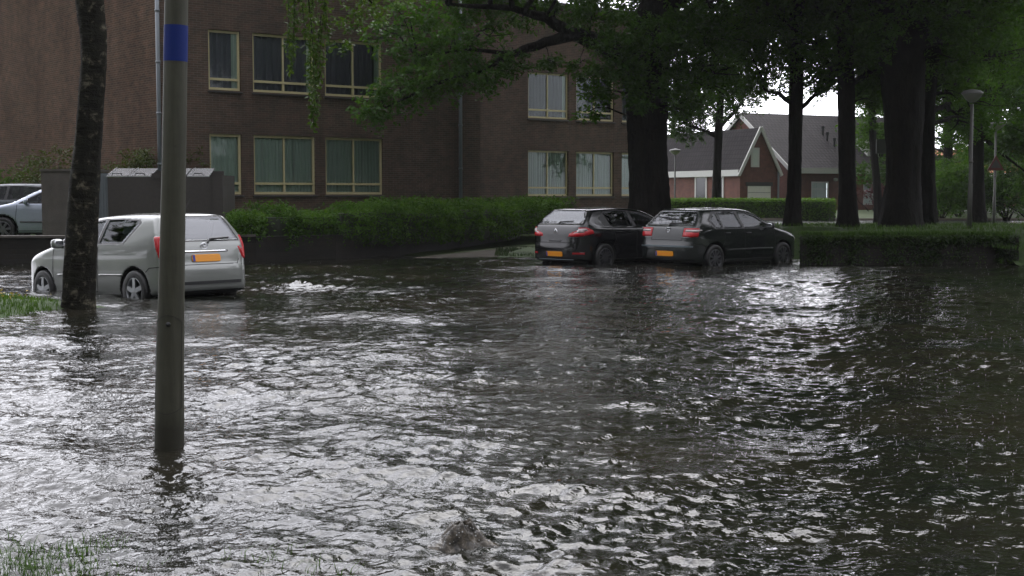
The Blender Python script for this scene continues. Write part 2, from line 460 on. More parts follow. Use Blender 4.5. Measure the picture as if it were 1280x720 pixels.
def tree(name, label, Y, trunk, zb, clumps, above=None, leaf=M['leaf_oak'], bark=M['bark'], lsize=.13, limbs=(), dens=1.0, top=5.0, group='trees growing on the grass', high=0, branch=True, tr=.35, cat='tree'):
    """trunk: (px, py, width px) from the base up at distance Y; clumps: (px, py, dY, radius m[, n]); above: clumps out of the frame"""
    sc = Y / F
    p0 = atd(trunk[0][0], trunk[0][1], Y); base = Vector((p0.x, Y, zb))
    root = thing(name, label, cat, base, group=group)
    T = [atd(a, b, Y) for a, b, w in trunk]; R = [w / 2 * sc for a, b, w in trunk]
    T[0].z = zb - .25
    d = T[-1] - T[-2]; d = d.normalized()
    T += [T[-1] + Vector((d.x * top * .4, random.uniform(-.3, .3), top * .5)), T[-1] + Vector((d.x * top * .4, random.uniform(-.4, .4), top))]
    R += [R[-1] * .75, R[-1] * .25]
    mb = MB(); trunk_tube(mb, [t - base for t in T], R); mb.build('trunk', bark, root, True)
    bm = MB(); L = Leaves(); CAND = [(T[i].lerp(T[i+1], j/6)) for i in range(1, len(T)-1) for j in range(6)]
    for lm in limbs:     # explicit limbs: list of (px, py, width px, dY)
        pts = [atd(a, b, Y + dy) - base for a, b, w, dy in lm]
        P, RR = [], []
        for i in range(len(pts) - 1):
            for j in range(3):
                t = j / 3; P.append(pts[i].lerp(pts[i+1], t) + Vector([random.uniform(-.02, .02) for _ in range(3)])); RR.append((lm[i][2]*(1-t)+lm[i+1][2]*t)/2*sc)
        P.append(pts[-1]); RR.append(lm[-1][2]/2*sc)
        bm.tube(P, RR, 9, rough=.12); CAND += [p + base for p in P[3:]]
    allc = []
    for c in clumps:
        px, py, dy, r = c[:4]; n = c[4] if len(c) > 4 else int(900 * r * r * dens)
        allc.append((atd(px, py, Y + dy), r, n, lsize))
    if above:
        z0, z1, rx, ry, cnt = above
        for _ in range(cnt):
            a = random.uniform(0, 2*PI); q = math.sqrt(random.random())
            z = random.uniform(z0, z1); s = 1 - .55 * abs((z - (z0*.6+z1*.4)) / (z1 - z0)) * 1.2
            r = random.uniform(1.1, 1.9)
            allc.append((Vector((T[-3].x + rx*q*s*math.cos(a), Y + ry*q*s*math.sin(a), z)), r, int(300 * r * r), lsize * 1.75))
    if high:          # the tall upper crown
        z0, z1, rx, ry, cnt = above
        for _ in range(34):
            a = random.uniform(0, 2*PI); q = math.sqrt(random.random()); z = random.uniform(z1 - 2, high); s = 1.1 - .6 * (z - z1 + 2) / (high - z1 + 2)
            r = random.uniform(1.7, 2.5); allc.append((Vector((T[-3].x + rx*q*s*math.cos(a), Y + ry*q*s*math.sin(a), z)), r, 650, lsize * 2.4))
    for c, r, n, ls in allc:
        L.add(clump_pts(c, (r, r, r * .7), n), ls)
        if branch and c.z < T[-1].z + 3:
            at = min(CAND, key=lambda q: (q - c).length + .5 * max(0, q.z - c.z + .3))
            rb = min(.08, .012 + .016 * (c - at).length)
            bm.tube([p - base for p in bez(at, c, .25, 7, .035)], [rb * (1 - .8 * i / 6) for i in range(7)], 6)
            for _ in range(5):
                v = Vector([random.gauss(0, 1) for _ in range(3)]).normalized() * r * .8; v.z *= .7
                bm.tube([p - base for p in bez(c.lerp(at, .25), c + v, 0, 4, .06)], [rb * .4, rb * .3, rb * .2, .006], 4, cap=False)
    if bm.v: bm.build('branches', bark, root, True)
    L.build('crown', leaf, root, base)
    return root

def grass_blades(P, h, w=.012, lean=.5):
    n = len(P); a = rng.uniform(0, 2*PI, n); hh = h * rng.uniform(.5, 1.4, n)
    dx = np.stack([np.cos(a), np.sin(a), np.zeros(n)], 1); sd = np.stack([-np.sin(a), np.cos(a), np.zeros(n)], 1)
    ln = (rng.uniform(.1, 1, n) * lean)[:, None] * hh[:, None]
    up = np.array([0, 0, 1.0])[None, :] * hh[:, None]
    V = np.stack([P - sd * w / 2, P + sd * w / 2, P + up * .6 + dx * ln * .4 + sd * w * .35, P + up * .6 + dx * ln * .4 - sd * w * .35,
                  P + up * .92 + dx * ln], 1).reshape(-1, 3)
    i = np.arange(n)[:, None] * 5
    Q = np.concatenate([i + np.array([[0, 1, 2, 3]]), i + np.array([[3, 2, 4, 4]])])
    return V, Q
def tri_fix(Q):        # degenerate quads -> keep as quads with a repeated corner removed by building tris
    t = Q[:, 2] == Q[:, 3]
    q = Q[~t]
    return np.concatenate([q[:, [0, 1, 2]], q[:, [0, 2, 3]], Q[t][:, [0, 1, 2]]])
def grass_obj(name, P, h, mat, w=.012, lean=.5, parent=None):
    V, Q = grass_blades(P, h, w, lean)
    return npmesh(name, V, tri_fix(Q), mat, parent)
# ------------------------------------------------------------------ cars: solids cut by side, plan and section outlines
def chaikin(p, it=2, closed=True):
    p = np.array(p, float)
    for _ in range(it):
        q = np.roll(p, -1, 0)
        if closed: p = np.stack([p * .78 + q * .22, p * .22 + q * .78], 1).reshape(-1, 2)
    return p
def poly_sdf(P, poly):
    P = np.asarray(P, float); d = np.full(P.shape[:-1], 1e9); inside = np.zeros(P.shape[:-1], bool)
    x, y = P[..., 0], P[..., 1]; n = len(poly)
    for i in range(n):
        a, b = poly[i], poly[(i + 1) % n]; e = b - a
        wx, wy = x - a[0], y - a[1]
        t = np.clip((wx * e[0] + wy * e[1]) / (e @ e + 1e-12), 0, 1)
        d = np.minimum(d, (wx - e[0]*t) ** 2 + (wy - e[1]*t) ** 2)
        c = ((a[1] > y) != (b[1] > y)) & (x < (b[0]-a[0]) * (y-a[1]) / (b[1]-a[1] + 1e-12) + a[0])
        inside ^= c
    return np.sqrt(d) * np.where(inside, -1, 1)
def near_poly(P, poly):
    best = np.full(len(P), 1e9); out = P.copy(); n = len(poly)
    for i in range(n):
        a, b = poly[i], poly[(i+1) % n]; e = b - a
        t = np.clip(((P - a) @ e) / (e @ e + 1e-12), 0, 1)
        q = a + t[:, None] * e; d = np.linalg.norm(P - q, axis=1); m = d < best
        best[m] = d[m]; out[m] = q[m]
    return best, out
def smax(a, b, k):
    h = np.maximum(k - np.abs(a - b), 0) / k
    return np.maximum(a, b) + h * h * k * .25

class CarShape:
    def __init__(s, sp):
        s.sp = sp; k = sp.get('k', .09)
        s.side = chaikin(sp['side'], 2); s.k = k
        pl = [(y, x) for y, x in sp['plan']]; pl = pl + [(y, -x) for y, x in reversed(pl)]
        s.plan = chaikin(pl, 2)
        se = sp['sect']; se = se + [(-x, z) for x, z in reversed(se)]
        s.sect = chaikin(se, 2)
    def F(s, P, arch=True):
        x, y, z = P[..., 0], P[..., 1], P[..., 2]
        a = poly_sdf(np.stack([y, z], -1), s.side); b = poly_sdf(np.stack([y, x], -1), s.plan); c = poly_sdf(np.stack([x, z], -1), s.sect)
        return s.comb(a, b, c, x, y, z, arch)
    def comb(s, a, b, c, x, y, z, arch=True):
        d = smax(smax(b, c, s.k), a, s.k)
        # shallow crease along the flanks
        if arch:
            for wy in s.sp['wheels']:
                w = np.sqrt((y - wy) ** 2 + (z - s.sp['wr']) ** 2) - s.sp['wr'] - .055
                w = np.maximum(w, .52 - np.abs(x))
                d = np.maximum(d, -w)
        return d
    def mesh(s, h=.02):
        sp = s.sp; L = sp['L']; W = sp['W'] / 2 + .04; Hh = sp['H'] + .06
        xs = np.arange(-W, W + h, h); xs -= (xs[0] + xs[-1]) / 2; ys = np.arange(-.06, L + .06, h); zs = np.arange(.08, Hh, h)
        a = poly_sdf(np.stack(np.meshgrid(ys, zs, indexing='ij'), -1), s.side)[None, :, :]
        b = poly_sdf(np.stack(np.meshgrid(ys, xs, indexing='ij'), -1), s.plan).T[:, :, None]
        c = poly_sdf(np.stack(np.meshgrid(xs, zs, indexing='ij'), -1), s.sect)[:, None, :]
        X, Y, Z = xs[:, None, None], ys[None, :, None], zs[None, None, :]
        D = s.comb(a, b, c, X, Y, Z)
        D = np.broadcast_to(D, (len(xs), len(ys), len(zs)))
        ins = D < 0
        nx, ny, nz = D.shape
        acc = np.zeros((nx-1, ny-1, nz-1, 3)); cnt = np.zeros((nx-1, ny-1, nz-1))
        off = [(i, j, k) for i in (0, 1) for j in (0, 1) for k in (0, 1)]
        sl = lambda A, o: A[o[0]:nx-1+o[0], o[1]:ny-1+o[1], o[2]:nz-1+o[2]]
        for o in off:
            for ax in range(3):
                if o[ax]: continue
                q = list(o); q[ax] = 1
                A, B = sl(D, o), sl(D, q); cr = (A < 0) != (B < 0)
                t = np.where(cr, A / np.where(cr, A - B, 1), 0)
                p = [np.full(A.shape, float(o[m])) for m in range(3)]; p[ax] = t
                for m in range(3): acc[..., m] += np.where(cr, p[m], 0)
                cnt += cr
        act = cnt > 0
        idx = np.full(act.shape, -1); idx[act] = np.arange(act.sum())
        I = np.argwhere(act)
        V = (I + acc[act] / cnt[act][:, None]) * h + np.array([xs[0], ys[0], zs[0]])
        Q = []
        for ax in range(3):
            q = [slice(None)] * 3; r = [slice(None)] * 3; q[ax] = slice(0, -1); r[ax] = slice(1, None)
            A, B = ins[tuple(q)], ins[tuple(r)]
            E = np.argwhere(A != B); o1, o2 = [(ax+1) % 3, (ax+2) % 3]
            E = E[(E[:, o1] > 0) & (E[:, o2] > 0) & (E[:, o1] < D.shape[o1]-1) & (E[:, o2] < D.shape[o2]-1)]
            fl = A[tuple(E.T)]
            def g(d1, d2):
                e = E.copy(); e[:, o1] += d1; e[:, o2] += d2; return idx[tuple(e.T)]
            quad = np.stack([g(-1, -1), g(0, -1), g(0, 0), g(-1, 0)], 1)
            quad[~fl] = quad[~fl][:, ::-1]
            Q.append(quad)
        Q = np.concatenate(Q)
        for _ in range(3):
            f, gr = s.grad(V); V = V - gr * (f / (np.sum(gr*gr, 1) + 1e-6))[:, None] * .8
        return V, Q
    def grad(s, V, e=.004):
        f = s.F(V); g = np.zeros_like(V)
        for i in range(3):
            d = np.zeros(3); d[i] = e
            g[:, i] = (s.F(V + d) - s.F(V - d)) / (2 * e)
        return f, g
    def sx(s, y, z):                      # half width of the body at (y, z)
        x = np.linspace(0, 1.1, 441); P = np.stack([x, np.full_like(x, y), np.full_like(x, z)], 1)
        f = s.F(P, False); i = np.where(f < 0)[0]
        return x[i[-1]] if len(i) else 0.3
    def sy(s, x, z, front=False):
        y = np.linspace(-.1, s.sp['L'] + .1, 900); P = np.stack([np.full_like(y, x), y, np.full_like(y, z)], 1)
        f = s.F(P, False); i = np.where(f < 0)[0]
        return (y[i[-1]] if front else y[i[0]]) if len(i) else 0
    def sz(s, x, y):
        z = np.linspace(.2, 1.7, 600); P = np.stack([np.full_like(z, x), np.full_like(z, y), z], 1)
        f = s.F(P, False); i = np.where(f < 0)[0]
        return z[i[-1]] if len(i) else 1

def resample(pts, step=.03):
    out = []
    for a, b in zip(pts[:-1], pts[1:]):
        n = max(1, int(math.dist(a, b) / step))
        for i in range(n): out.append((a[0] + (b[0]-a[0])*i/n, a[1] + (b[1]-a[1])*i/n))
    out.append(tuple(pts[-1])); return out

def ribbon(pts3, w, mb, lift=.002, nrm=None, thick=.004):
    pts = [Vector(p) for p in pts3]
    for a, b, n0 in zip(pts[:-1], pts[1:], nrm):
        if (b - a).length < 1e-4: continue
        mb.bar(a + n0 * lift, b + n0 * lift, w, thick, up=n0)

def make_car(sp, name, label, loc, yaw, sink, pitch=0.0, group=None, roll=0.0):
    """car space: x right, y forward from the tail, z up from the road; yaw turns y away from +Y"""
    cs = CarShape(sp); root = thing(name, label, 'car', (loc[0], loc[1], loc[2] - sink), (pitch, roll, yaw), group)
    V, Q = cs.mesh(sp.get('h', .02)); f, G = cs.grad(V); G /= np.linalg.norm(G, axis=1)[:, None] + 1e-9
    h = sp.get('h', .02)
    feats = []
    for ft in sp['feats']:
        nm, view, poly, mat = ft[:4]; opt = ft[4] if len(ft) > 4 else {}
        for sgn in ((1, -1) if opt.get('mirror', view == 'side') else (0,)):
            feats.append((nm, view, np.array(poly, float), mat, sgn, opt))
    L = sp['L']
    def sel(view, sgn, Vv, Gv, opt):
        if view == 'side': return (Vv[:, 0] * sgn > 0) & (np.abs(Gv[:, 0]) > opt.get('nx', .45)) & (Gv[:, 0] * sgn > 0), Vv[:, [1, 2]]
        p = Vv[:, [0, 2]].copy()
        if sgn: p[:, 0] *= sgn
        if view == 'rear': return (Gv[:, 1] < -opt.get('ny', .3)) & (Vv[:, 1] < opt.get('ymax', L * .35)) & ((Vv[:, 0]*sgn > 0) | (sgn == 0)), p
        if view == 'front': return (Gv[:, 1] > opt.get('ny', .3)) & (Vv[:, 1] > opt.get('ymin', L * .45)) & ((Vv[:, 0]*sgn > 0) | (sgn == 0)), p
        p = Vv[:, [0, 1]].copy()
        return (Gv[:, 2] > .3) & (Vv[:, 2] > .6), p
    for nm, view, poly, mat, sgn, opt in feats:      # pull vertices onto the outlines so their edges run clean
        m, p = sel(view, sgn, V, G, opt)
        ii = np.where(m)[0]
        if not len(ii): continue
        d, q = near_poly(p[ii], poly); k = d < h * .55; ii = ii[k]; q = q[k]
        if view == 'side': V[ii, 1], V[ii, 2] = q[:, 0], q[:, 1]
        elif view in ('rear', 'front'):
            V[ii, 0] = q[:, 0] * (sgn if sgn else 1); V[ii, 2] = q[:, 1]
    C = V[Q].mean(1); Gc = G[Q].mean(1); Gc /= np.linalg.norm(Gc, axis=1)[:, None] + 1e-9
    own = np.full(len(Q), -1)
    for i, (nm, view, poly, mat, sgn, opt) in enumerate(feats):
        m, p = sel(view, sgn, C, Gc, opt); m &= poly_sdf(p, poly) < 0; own[m] = i
    keys = {}
    for i, fe in enumerate(feats):      # same-named outlines of one side are one part
        keys.setdefault((fe[0], fe[4] if not fe[5].get('one') else 0), []).append(i)
    # body, with the wheel wells and underside in black
    def sub(mask, nm, mats, mi=None, push=0.0):
        q = Q[mask]
        if not len(q): return None
        u, inv = np.unique(q, return_inverse=True); q = inv.reshape(-1, 4); vv = V[u].copy()
        if push:
            ed = np.sort(np.concatenate([q[:, [0,1]], q[:, [1,2]], q[:, [2,3]], q[:, [3,0]]]), 1)
            e, c = np.unique(ed, axis=0, return_counts=True); bd = np.zeros(len(u), bool); bd[e[c == 1].ravel()] = True
            vv[~bd] += G[u][~bd] * push
        return npmesh(nm, vv, q, mats, root, True, mi=mi)
    bm = own == -1
    well = np.zeros(len(Q), bool)
    for wy in sp['wheels']:
        rr = np.hypot(C[:, 1] - wy, C[:, 2] - sp['wr'])
        well |= (rr < sp['wr'] + .075) & (np.abs(C[:, 0]) > .47) & (np.abs(Gc[:, 0]) < .75)
        well |= (rr < sp['wr'] + .06) & (np.abs(C[:, 0]) < .6)
    well |= Gc[:, 2] < -.75
    sub(bm, 'body', [M[sp['paint']], M['under']], well[bm].astype(int))
    for (nm, sgn), il in keys.items():
        sub(np.isin(own, il), nm, M[feats[il[0]][3]], push=feats[il[0]][5].get('push', 0))
    # panel gaps
    for view, pts in sp['gaps']:
        rs = resample(pts)
        if view == 'side':
            for sg in (1, -1):
                gp = MB(); p3 = [(sg * cs.sx(y, z), y, z) for y, z in rs]; ribbon(p3, .011, gp, nrm=[Vector((sg, 0, 0))] * len(p3)); gp.build('panel_gap', M['gap'], root)
        else:
            gp = MB(); p3 = [(x, cs.sy(x, z), z) for x, z in rs]; ribbon(p3, .011, gp, nrm=[Vector((0, -1, 0))] * len(p3)); gp.build('panel_gap', M['gap'], root)
    # wheels
    r = sp['wr']
    for wy in sp['wheels']:
        for sg in (1, -1):
            xw = sp['W'] / 2 - .115
            w = bpy.data.objects.new('wheel', None); COL.objects.link(w); w.parent = root; w.location = (sg * xw, wy, r)
            t = MB(); t.lathe([(r*.66, -.09), (r*.9, -.1), (r*.985, -.075), (r, -.03), (r, .03), (r*.985, .075), (r*.9, .1), (r*.66, .09), (r*.66, -.09)], 36, 'x')
            t.build('tyre', M['rubber'], w, True)
            t = MB(); ri = r * .66
            t.lathe([(ri, sg*.085), (ri*.95, sg*.09), (ri*.9, sg*.06), (ri*.86, sg*.0)], 32, 'x'); t.lathe([(ri*.85, sg*.0), (.001, sg*.0)], 20, 'x', mi=1)
            ns = sp.get('spokes', 5)
            for i in range(ns):
                a = 2*PI*i/ns + .3
                dv = Vector((0, math.cos(a), math.sin(a)))
                t.bar(Vector((sg*.075, 0, 0)) + dv*ri*.12, Vector((sg*.07, 0, 0)) + dv*ri*.97, ri*sp.get('spw', .28), .03, up=(1, 0, 0))
            t.lathe([(ri*.2, sg*.06), (ri*.2, sg*.09), (.001, sg*.092)], 16, 'x')
            t.build('rim', [M[sp.get('rimmat', 'rim')], M['under']], w)
    # mirrors
    my, mz = sp['mirror']
    for sg in (1, -1):
        xm = cs.sx(my, mz - .03); t = MB(); t.rbox((sg*(xm+.10), my, mz+.02), (.2, .10, .15), 3.2, 8); t.bar((sg*(xm-.02), my+.02, mz-.04), (sg*(xm+.06), my, mz-.02), .06, .04)
        mo = t.build('mirror', M[sp.get('mirror_mat', sp['paint'])], root, True)
        t = MB(); t.rbox((sg*(xm+.10), my-.052, mz+.02), (.16, .012, .115), 3.5, 6); t.build('mirror_glass', M['chrome'], mo, True)
    # handles
    for hy, hz in sp['handles']:
        for sg in (1, -1):
            xm = cs.sx(hy, hz); t = MB(); t.rbox((sg*(xm+.012), hy, hz), (.035, .19, .036), 3, 6); t.build('door_handle', M[sp.get('handle_mat', sp['paint'])], root, True)
    # mouldings along the doors
    for a, b, z, mm in sp.get('mould', []):
        for sg in (1, -1):
            t = MB(); pts = [(sg*(cs.sx(y, z)+.004), y, z) for y in np.linspace(a, b, 16)]; t.tube(pts, .018, 6); t.build('side_moulding', M[mm], root, True)
    # number plate
    pz, pw = sp['plate']; py = cs.sy(0, pz) - .012; tilt = math.atan2(cs.sy(0, pz+.05) - cs.sy(0, pz-.05), .1)
    t = MB(); t.rbox((0, 0, 0), (.52, .016, .115), 8, 8); po = t.build('number_plate', M['plate'], root, False, (0, py, pz)); po.rotation_euler = (-tilt, 0, 0)
    t = MB(); t.box((-.245, -.0115, -.048), (-.205, -.0085, .048)); t.build('plate_strip', M['plate_blue'], po)
    # badge
    bz, kind = sp['badge']; by = cs.sy(0, bz); t = MB()
    if kind == 'oval':
        for a, b, cz in ((.065, .045, 0), (.022, .043, 0), (.045, .02, .018)):
            t.tube([(a*math.cos(q), 0, cz + b*math.sin(q)) for q in np.linspace(0, 2*PI, 25)], .006, 6)
    elif kind == 'diamond':
        o = [(0, .075), (.052, 0), (0, -.075), (-.052, 0), (0, .075)]
        t.tube([(x, 0, z) for x, z in o], .013, 6)
    else:
        t.bar((-.05, 0, .045), (.05, 0, .045), .012, .03, up=(0,1,0)); t.bar((-.05, 0, .045), (-.045, 0, 0), .012, .03, up=(0,1,0)); t.bar((-.05, 0, 0), (.05, 0, -.01), .012, .03, up=(0,1,0)); t.bar((.045, 0, 0), (.05, 0, -.05), .012, .03, up=(0,1,0)); t.bar((-.05, 0, -.05), (.05, 0, -.05), .012, .03, up=(0,1,0))
    t.build('badge', M['chrome'], root, True, (0, by - .008, bz))
    # garnish above the plate
    if 'garnish' in sp:
        gz, gw, gm = sp['garnish']; t = MB(); t.tube([(x, cs.sy(x, gz) - .006, gz) for x in np.linspace(-gw, gw, 18)], .017, 8); t.build('boot_garnish', M[gm], root, True)
    for z, w, mm, hh in sp.get('rear_strips', []):
        t = MB()
        xs_ = np.linspace(-w, w, 30)
        for a, b in zip(xs_[:-1], xs_[1:]): t.bar((a, cs.sy(a, z) - .004, z), (b, cs.sy(b, z) - .004, z), .02, hh)
        t.build('bumper_strip', M[mm], root)
    # rear wiper
    wz, x0, x1 = sp['wiper']; t = MB(); t.tube([(x0, cs.sy(x0, wz-.03) - .02, wz - .05), (x0 + (x1-x0)*.12, cs.sy(x0, wz)-.03, wz+.012), (x1, cs.sy(x1, wz+.02) - .025, wz + .03)], [.018, .012, .008], 6); t.bar((x0+(x1-x0)*.1, cs.sy(x0, wz)-.016, wz), (x1, cs.sy(x1, wz+.01)-.014, wz+.02), .014, .02)
    t.build('rear_wiper', M['plastic'], root)
    # aerial
    t = MB(); ay = sp.get('aerial', .7); az = cs.sz(0, ay); t.tube([(0, ay, az - .01), (0, ay - .02, az + .03), (0, ay - .18, az + .2)], [.014, .006, .003], 6); t.build('aerial', M['plastic'], root)
    # seats, dashboard and wheel seen through the glass
    bl = sp['belt']; t = MB()
    for sx_ in (-.36, .36):
        t.rbox((sx_, sp['seats'][0], bl - .12), (.48, .16, .62), 3); t.rbox((sx_, sp['seats'][0] - .05, bl + .25), (.26, .10, .18), 3); t.rbox((sx_, sp['seats'][0]+.3, bl - .45), (.5, .5, .18), 3)
        t.rbox((sx_, sp['seats'][1] - .05, bl + .18), (.24, .10, .14), 3)
    t.rbox((0, sp['seats'][1], bl - .16), (1.2, .16, .56), 4); t.rbox((0, sp['seats'][1]+.3, bl-.5), (1.2, .5, .18), 4)
    t.rbox((0, sp['dash'], bl - .10), (1.3, .42, .26), 4)
    t.tube([(-.36 + .17*math.cos(q), sp['dash'] - .3 + .06*math.sin(q), bl - .02 + .16*math.sin(q)) for q in np.linspace(0, 2*PI, 20)], .014, 6)
    t.box((-.6, .6, .3), (.6, sp['dash'] + .3, .34))
    t.build('interior', M['seat'], root, True)
    return root, cs
SILVER = dict(L=4.18, W=1.71, H=1.50, paint='silver_paint', wr=.315, wheels=(.74, 3.34), belt=1.02, seats=(1.95, 1.0), dash=2.75, spokes=5, spw=.34,
    side=[(.12, .27), (.03, .32), (.0, .46), (.0, .60), (.035, .68), (.06, .72), (.085, .86), (.13, 1.03), (.36, 1.38), (.42, 1.445), (.62, 1.475), (1.1, 1.50), (1.6, 1.50), (2.05, 1.46), (2.4, 1.36), (3.02, 1.03), (3.2, .985), (3.7, .87), (4.02, .70), (4.14, .56), (4.18, .42), (4.12, .25), (3.95, .20), (.5, .20)],
    plan=[(0, 0), (.0, .50), (.05, .70), (.22, .80), (.7, .845), (1.5, .86), (2.7, .86), (3.4, .845), (3.85, .76), (4.09, .52), (4.18, .22), (4.18, 0)],
    sect=[(.70, .18), (.80, .23), (.845, .40), (.86, .60), (.85, .84), (.82, .97), (.79, 1.03), (.625, 1.40), (.55, 1.46), (.30, 1.51), (0, 1.53)],
    feats=[
        ('window_trim', 'side', [(1.02, 1.02), (.72, 1.33), (.80, 1.38), (1.3, 1.415), (1.75, 1.415), (2.10, 1.375), (2.42, 1.275), (2.98, 1.02)], 'plastic'),
        ('side_window', 'side', [(1.06, 1.04), (.78, 1.325), (.85, 1.36), (1.3, 1.395), (1.64, 1.395), (1.70, 1.04)], 'car_glass', {'push': -.006}),
        ('door_window', 'side', [(1.77, 1.04), (1.71, 1.393), (2.08, 1.355), (2.38, 1.262), (2.87, 1.04)], 'car_glass', {'push': -.006}),
        ('rear_window_seal', 'rear', [(-.67, 1.03), (.67, 1.03), (.60, 1.26), (.53, 1.425), (-.53, 1.425), (-.60, 1.26)], 'plastic', {'mirror': False}),
        ('rear_window', 'rear', [(-.64, 1.055), (.64, 1.055), (.57, 1.26), (.50, 1.405), (-.50, 1.405), (-.57, 1.26)], 'rear_glass', {'mirror': False, 'push': -.006}),
        ('windscreen', 'front', [(-.70, 1.045), (.70, 1.045), (.55, 1.405), (-.55, 1.405)], 'car_glass', {'mirror': False, 'ny': .2}),
        ('tail_light', 'rear', [(.62, 1.06), (.60, .96), (.67, .78), (.95, .76), (.95, 1.12), (.68, 1.12)], 'red', {'mirror': True, 'ymax': .11, 'push': .014, 'ny': .02}),
        ('tail_light', 'side', [(-.1, .76), (.15, .76), (.19, .88), (.30, 1.12), (-.1, 1.12)], 'red', {'push': .014, 'nx': .3}),
        ('headlight', 'front', [(.42, .60), (.9, .60), (.9, .80), (.48, .70)], 'clear', {'mirror': True, 'ymin': 3.98, 'push': .01, 'ny': .02}),
        ('grille', 'front', [(-.4, .5), (.4, .5), (.42, .62), (-.42, .62)], 'plastic', {'mirror': False, 'push': -.02}),
    ],
    gaps=[('side', [(1.70, .99), (1.68, .60), (1.74, .30)]), ('side', [(2.98, .97), (3.0, .55), (2.93, .30)]), ('side', [(.06, .68), (.36, .66), (.44, .60)]),
          ('side', [(1.74, .30), (2.93, .30)]),
          ('rear', [(-.60, .76), (-.56, .69), (.56, .69), (.60, .76)])],
    mirror=(2.72, 1.03), handles=[(1.86, .90)], handle_mat='silver_paint', mould=[(1.02, 1.64, .56, 'silver_paint'), (1.74, 2.85, .56, 'silver_paint')],
    plate=(.785, .52), badge=(.965, 'oval'), garnish=(.885, .40, 'chrome'), rear_strips=[(.42, .60, 'plastic', .045)], wiper=(1.06, .08, .48), aerial=.6)
GREY = dict(L=4.18, W=1.74, H=1.44, paint='grey_paint', wr=.31, wheels=(.77, 3.28), belt=.98, seats=(1.85, 1.0), dash=2.75, spokes=10, spw=.17,
    side=[(.12, .24), (.04, .30), (.0, .44), (.0, .58), (.05, .64), (.08, .70), (.11, .86), (.16, 1.0), (.24, 1.05), (.52, 1.34), (.62, 1.395), (.85, 1.42), (1.3, 1.445), (1.7, 1.44), (2.1, 1.40), (2.42, 1.31), (3.0, 1.0), (3.15, .955), (3.65, .85), (4.0, .70), (4.13, .58), (4.18, .42), (4.12, .23), (3.95, .18), (.5, .18)],
    plan=[(0, 0), (.0, .48), (.05, .70), (.22, .81), (.7, .86), (1.5, .875), (2.7, .875), (3.4, .855), (3.85, .77), (4.09, .52), (4.18, .22), (4.18, 0)],
    sect=[(.72, .16), (.81, .21), (.86, .38), (.875, .58), (.862, .82), (.83, .93), (.80, .985), (.62, 1.34), (.54, 1.405), (.3, 1.45), (0, 1.47)],
    feats=[
        ('window_trim', 'side', [(.80, .955), (.62, 1.15), (.86, 1.345), (1.3, 1.365), (1.7, 1.36), (2.08, 1.325), (2.42, 1.225), (2.92, .955)], 'plastic'),
        ('quarter_window', 'side', [(.85, .975), (.70, 1.15), (.90, 1.30), (.98, 1.32), (1.06, .975)], 'car_glass', {'push': -.006}),
        ('side_window', 'side', [(1.11, .975), (1.03, 1.325), (1.3, 1.345), (1.66, 1.34), (1.78, .975)], 'car_glass', {'push': -.006}),
        ('door_window', 'side', [(1.86, .975), (1.75, 1.338), (2.06, 1.305), (2.38, 1.212), (2.82, .975)], 'car_glass', {'push': -.006}),
        ('rear_window', 'rear', [(-.64, 1.06), (.64, 1.06), (.50, 1.36), (-.50, 1.36)], 'rear_glass_dark', {'mirror': False, 'push': -.006, 'ny': .25}),
        ('windscreen', 'front', [(-.71, 1.015), (.71, 1.015), (.55, 1.355), (-.55, 1.355)], 'car_glass', {'mirror': False, 'ny': .2}),
        ('tail_light', 'rear', [(.44, .80), (.95, .78), (.95, .985), (.45, .985)], 'red', {'mirror': True, 'ymax': .19, 'push': .012, 'ny': .02}),
        ('tail_light', 'side', [(-.1, .78), (.22, .80), (.28, .985), (-.1, .985)], 'red', {'push': .012, 'nx': .3}),
        ('lamp_insert', 'rear', [(.50, .90), (.80, .90), (.80, .955), (.50, .955)], 'clear', {'mirror': True, 'push': .016, 'ny': .02}),
        ('headlight', 'side', [(3.80, .70), (4.08, .56), (4.2, .66), (3.86, .80)], 'clear', {'push': .01, 'nx': .12}),
        ('headlight', 'front', [(.45, .60), (.9, .58), (.9, .78), (.5, .70)], 'clear', {'mirror': True, 'ymin': 4.0, 'push': .01, 'ny': .02}),
    ],
    gaps=[('side', [(1.82, .95), (1.80, .5), (1.84, .28)]), ('side', [(2.92, .94), (2.96, .55), (2.88, .28)]), ('side', [(1.07, .95), (1.12, .72), (1.0, .55)]), ('side', [(1.1, .28), (2.88, .28)]),
          ('side', [(.06, .64), (.36, .62), (.42, .56)]), ('rear', [(-.44, 1.0), (-.44, .72), (.44, .72), (.44, 1.0)])],
    mirror=(2.68, .99), mirror_mat='plastic', handles=[(1.95, .86), (1.2, .87)], handle_mat='plastic', mould=[(1.15, 2.85, .5, 'plastic')],
    plate=(.42, .52), badge=(.945, 'letter'), rear_strips=[(.585, .74, 'chrome_dull', .035)], wiper=(1.075, -.05, .4), rimmat='rim_dark')
